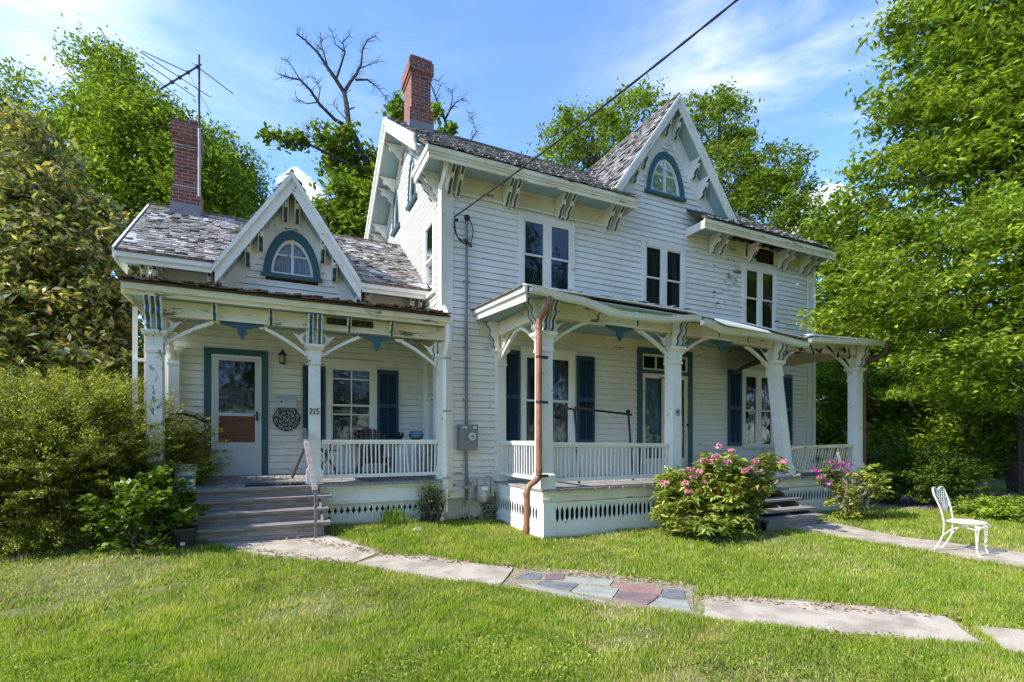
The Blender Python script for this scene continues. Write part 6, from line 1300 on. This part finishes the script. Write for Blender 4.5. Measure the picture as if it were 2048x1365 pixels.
# woods: a far mass of foliage
def woods(name, spots, n, seed, leaf, ls):
    blobs = []; rg = random.Random(seed)
    for px, t, h in spots:
        c = at(px, 880, t); k = 3
        for i in range(k): blobs.append(((c.x + rg.uniform(-2, 2), c.y + rg.uniform(-1, 2), h * (i + .35) / k), (3.2, 2.2, h / k * .85)))
    L, cc = clumps(blobs, n, 50, 1.1, seed, .7, .2); L = L[L[:, 2] > .05]; L = L[:, :]; o = leaf_mesh(name, L, ls, leaf, None, .6, .4, seed, .2); tag(o, 'dense far woodland reading as one mass beyond the house', 'woods', None, 'stuff')
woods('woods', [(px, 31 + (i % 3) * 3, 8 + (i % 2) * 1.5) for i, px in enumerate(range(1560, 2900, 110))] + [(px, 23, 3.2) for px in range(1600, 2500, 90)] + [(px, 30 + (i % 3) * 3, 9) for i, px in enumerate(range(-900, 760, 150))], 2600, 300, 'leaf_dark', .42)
sb = []
for i in range(13):
    x = -20 + i * 4.4; sb.append(((x, -12 + 2 * math.sin(i * 2.1), 6.0), (3.3, 2.4, 5.8))); sb.append(((x + 2, -13, 12 + 2.5 * math.sin(i * 1.3)), (2.8, 2.2, 3.4)))
sb += [((28, -12, 19), (4, 3, 6)), ((22, -13, 13), (3, 3, 5)), ((16, -14, 14), (2.5, 2, 4))]
L, cc = clumps(sb, 1450, 40, 1.0, 301, .7, .3); tag(leaf_mesh('street_trees', L, .42, 'leaf_dark', None, .6, .4, 301, .2), 'dark tree belt across the street that the window panes mirror', 'trees', None, 'stuff')

# ------------------------------------------------------------------ grass
def inpoly(px, py, poly):
    ins = np.zeros(len(px), bool); n = len(poly)
    for i in range(n):
        x0, y0 = poly[i]; x1, y1 = poly[(i + 1) % n]
        c = ((y0 > py) != (y1 > py)) & (px < (x1 - x0) * (py - y0) / (y1 - y0 + 1e-12) + x0); ins ^= c
    return ins
rg = np.random.default_rng(77)
def scatter(n, tmin, tmax, pw):
    t = tmin * (tmax / tmin) ** (rg.uniform(0, 1, n) ** pw); u = rg.uniform(-1.55, 1.75, n); X = (ST + CT * u) * t; Y = (CT - ST * u) * t; return X, Y, t
X, Y, T_ = scatter(760000, 2.6, 17, .95)
keepers = ~((X > 2.8) & (X < 13.7) & (Y > 8.95)) & ~((X > 3.9) & (X < 12.6) & (Y > 7.03)) & ~((X > -1.75) & (X < 2.9) & (Y > 8.7)) & ~((X > -1.28) & (X < .8) & (Y > 7.84)) & ~((X > 7.8) & (X < 9.5) & (Y > 5.9) & (Y < 7.1))
thin = rg.uniform(size=len(X)) < .72
for o in [o for o in bpy.data.objects if o.name.split('.')[0] in ('path_slab', 'path_base', 'right_path', 'driveway', 'worn_soil')]:
    k = (len(o.data.vertices) - 1) // 2; poly = [(o.data.vertices[i].co.x, o.data.vertices[i].co.y) for i in range(1, k + 1)]
    xs_ = [p[0] for p in poly]; ys_ = [p[1] for p in poly]; box = (X > min(xs_)) & (X < max(xs_)) & (Y > min(ys_)) & (Y < max(ys_)); jx = rg.normal(0, .025, len(X)); jy = rg.normal(0, .02, len(X))
    keepers &= ~(box & inpoly(X + jx, Y + jy, poly) & (thin if o.name.startswith('worn') else True))
X, Y, T_ = X[keepers], Y[keepers], T_[keepers]
def field(x, y, seed, f0=1.2, octv=5):
    q = np.random.default_rng(seed); r = 0
    for i in range(octv):
        for _ in range(4):
            a_ = q.uniform(0, 6.283); f = f0 * 1.9 ** i * q.uniform(.7, 1.3); r = r + np.sin(f * (x * np.cos(a_) + y * np.sin(a_)) + q.uniform(0, 6.283)) * .62 ** i
    return r / 3.2
pat = np.sin(X * 2.1 + 1.3 * np.sin(Y * 1.7)) * np.sin(Y * 2.6 + 1.1 * np.sin(X * 1.3 + 2)) + .5 * np.sin(X * 5.3 + Y * 3.1) * np.sin(Y * 6.1 - X * 2.2)
fld = field(X, Y, 3); bare = (fld > .75) & (rg.uniform(size=len(X)) < .65); X, Y, T_, pat, fld = X[~bare], Y[~bare], T_[~bare], pat[~bare], fld[~bare]
n = len(X); Z = gz(X, Y); clump = field(X, Y, 9, 7, 3); H = (.042 + .015 * rg.uniform(-1, 1, n) - .010 * np.clip(fld, -1, 1) + .014 * np.clip(clump, -1, 1.4)) * (1 + .25 * sstep(T_, 3, 8)); H[H < .015] = .015
a = rg.uniform(0, 6.283, n); w = .0022 + .00075 * T_; ln = rg.uniform(.05, .62, n) * H
b2_ = field(X, Y, 21, 3, 3) * 3.0 + rg.normal(0, 1.5, n); lx, ly = np.cos(b2_) * ln, np.sin(b2_) * ln
V = np.stack([np.stack([X - np.cos(a) * w, Y - np.sin(a) * w, Z - .005], 1), np.stack([X + np.cos(a) * w, Y + np.sin(a) * w, Z - .005], 1), np.stack([X + lx, Y + ly, Z + H], 1)], 1).reshape(-1, 3).astype(np.float32)
me = bpy.data.meshes.new('grass'); me.vertices.add(3 * n); me.vertices.foreach_set('co', V.ravel()); me.loops.add(3 * n); me.loops.foreach_set('vertex_index', np.arange(3 * n, dtype=np.int32)); me.polygons.add(n)
me.polygons.foreach_set('loop_start', np.arange(0, 3 * n, 3, dtype=np.int32)); me.polygons.foreach_set('loop_total', np.full(n, 3, np.int32)); me.materials.append(MATS['grass_blade']); me.materials.append(MATS['straw_blade'])
me.polygons.foreach_set('material_index', (rg.uniform(size=n) < np.clip(.05 + .42 * (fld - .05), .04, .6)).astype(np.int32)); me.update()
o = bpy.data.objects.new('grass', me); COL.objects.link(o); tag(o, 'short bright green lawn grass around the path', 'grass', None, 'stuff')
# clover and broad-leaved weeds in the grass, dry litter along the slabs
X2, Y2, T2_ = scatter(90000, 2.7, 11, 1.0); pt2 = np.sin(X2 * 1.9 + 2 * np.sin(Y2 * 1.1)) + np.sin(Y2 * 2.3 + X2 * .7)
k = (pt2 > .35) & ~((X2 > 3.8) & (Y2 > 6.9)) & ~((X2 < 3.8) & (Y2 > 7.7))
for o in [o for o in bpy.data.objects if o.name.split('.')[0] in ('path_slab', 'path_base', 'right_path')]:
    kk = (len(o.data.vertices) - 1) // 2; poly = [(o.data.vertices[i].co.x, o.data.vertices[i].co.y) for i in range(1, kk + 1)]; k &= ~inpoly(X2, Y2, poly)
X2, Y2 = X2[k], Y2[k]; C2 = np.stack([X2, Y2, gz(X2, Y2) + rg.uniform(.02, .055, len(X2))], 1)
tag(leaf_mesh('clover', C2, .020, 'leaf_bright', None, .8, 1.6, 5), 'clover and small weeds spread through the lawn', 'ground cover', None, 'stuff')
lp = []
for a_, b_ in (((1410, 1200), (1900, 1238)), ((560, 1078), (757, 1108)), ((757, 1112), (1020, 1138)), ((1035, 1140), (1385, 1176)), ((640, 1062), (860, 1058)), ((1080, 1068), (1300, 1062)), ((440, 1095), (700, 1130))):
    for _ in range(130): q = GR.random(); p = gp(a_[0] + (b_[0] - a_[0]) * q, a_[1] + (b_[1] - a_[1]) * q); lp.append((p.x + GR.gauss(0, .05), p.y + GR.gauss(0, .07), p.z + .03 + GR.random() * .02))
tag(leaf_mesh('dry_litter', np.array(lp), .04, 'fallen_leaf', None, .6, 1.2, 8), 'dry leaf litter along the edges of the path', 'leaf litter', None, 'stuff')
# crisp fallen leaf on the lawn
c = gp(216, 1270, .03); mb = MB(); P = [c + Vector(v) for v in ((-.035, 0, .0), (-.01, -.03, .015), (.035, -.01, .03), (.02, .03, .01), (-.02, .025, .02), (0, 0, -.01))]
mb.add(P, [(0, 1, 5), (1, 2, 5), (2, 3, 5), (3, 4, 5), (4, 0, 5)], 'fallen_leaf'); o = mb.build('fallen_leaf'); tag(o, 'curled brown fallen leaf on the lawn at the lower left', 'leaf')
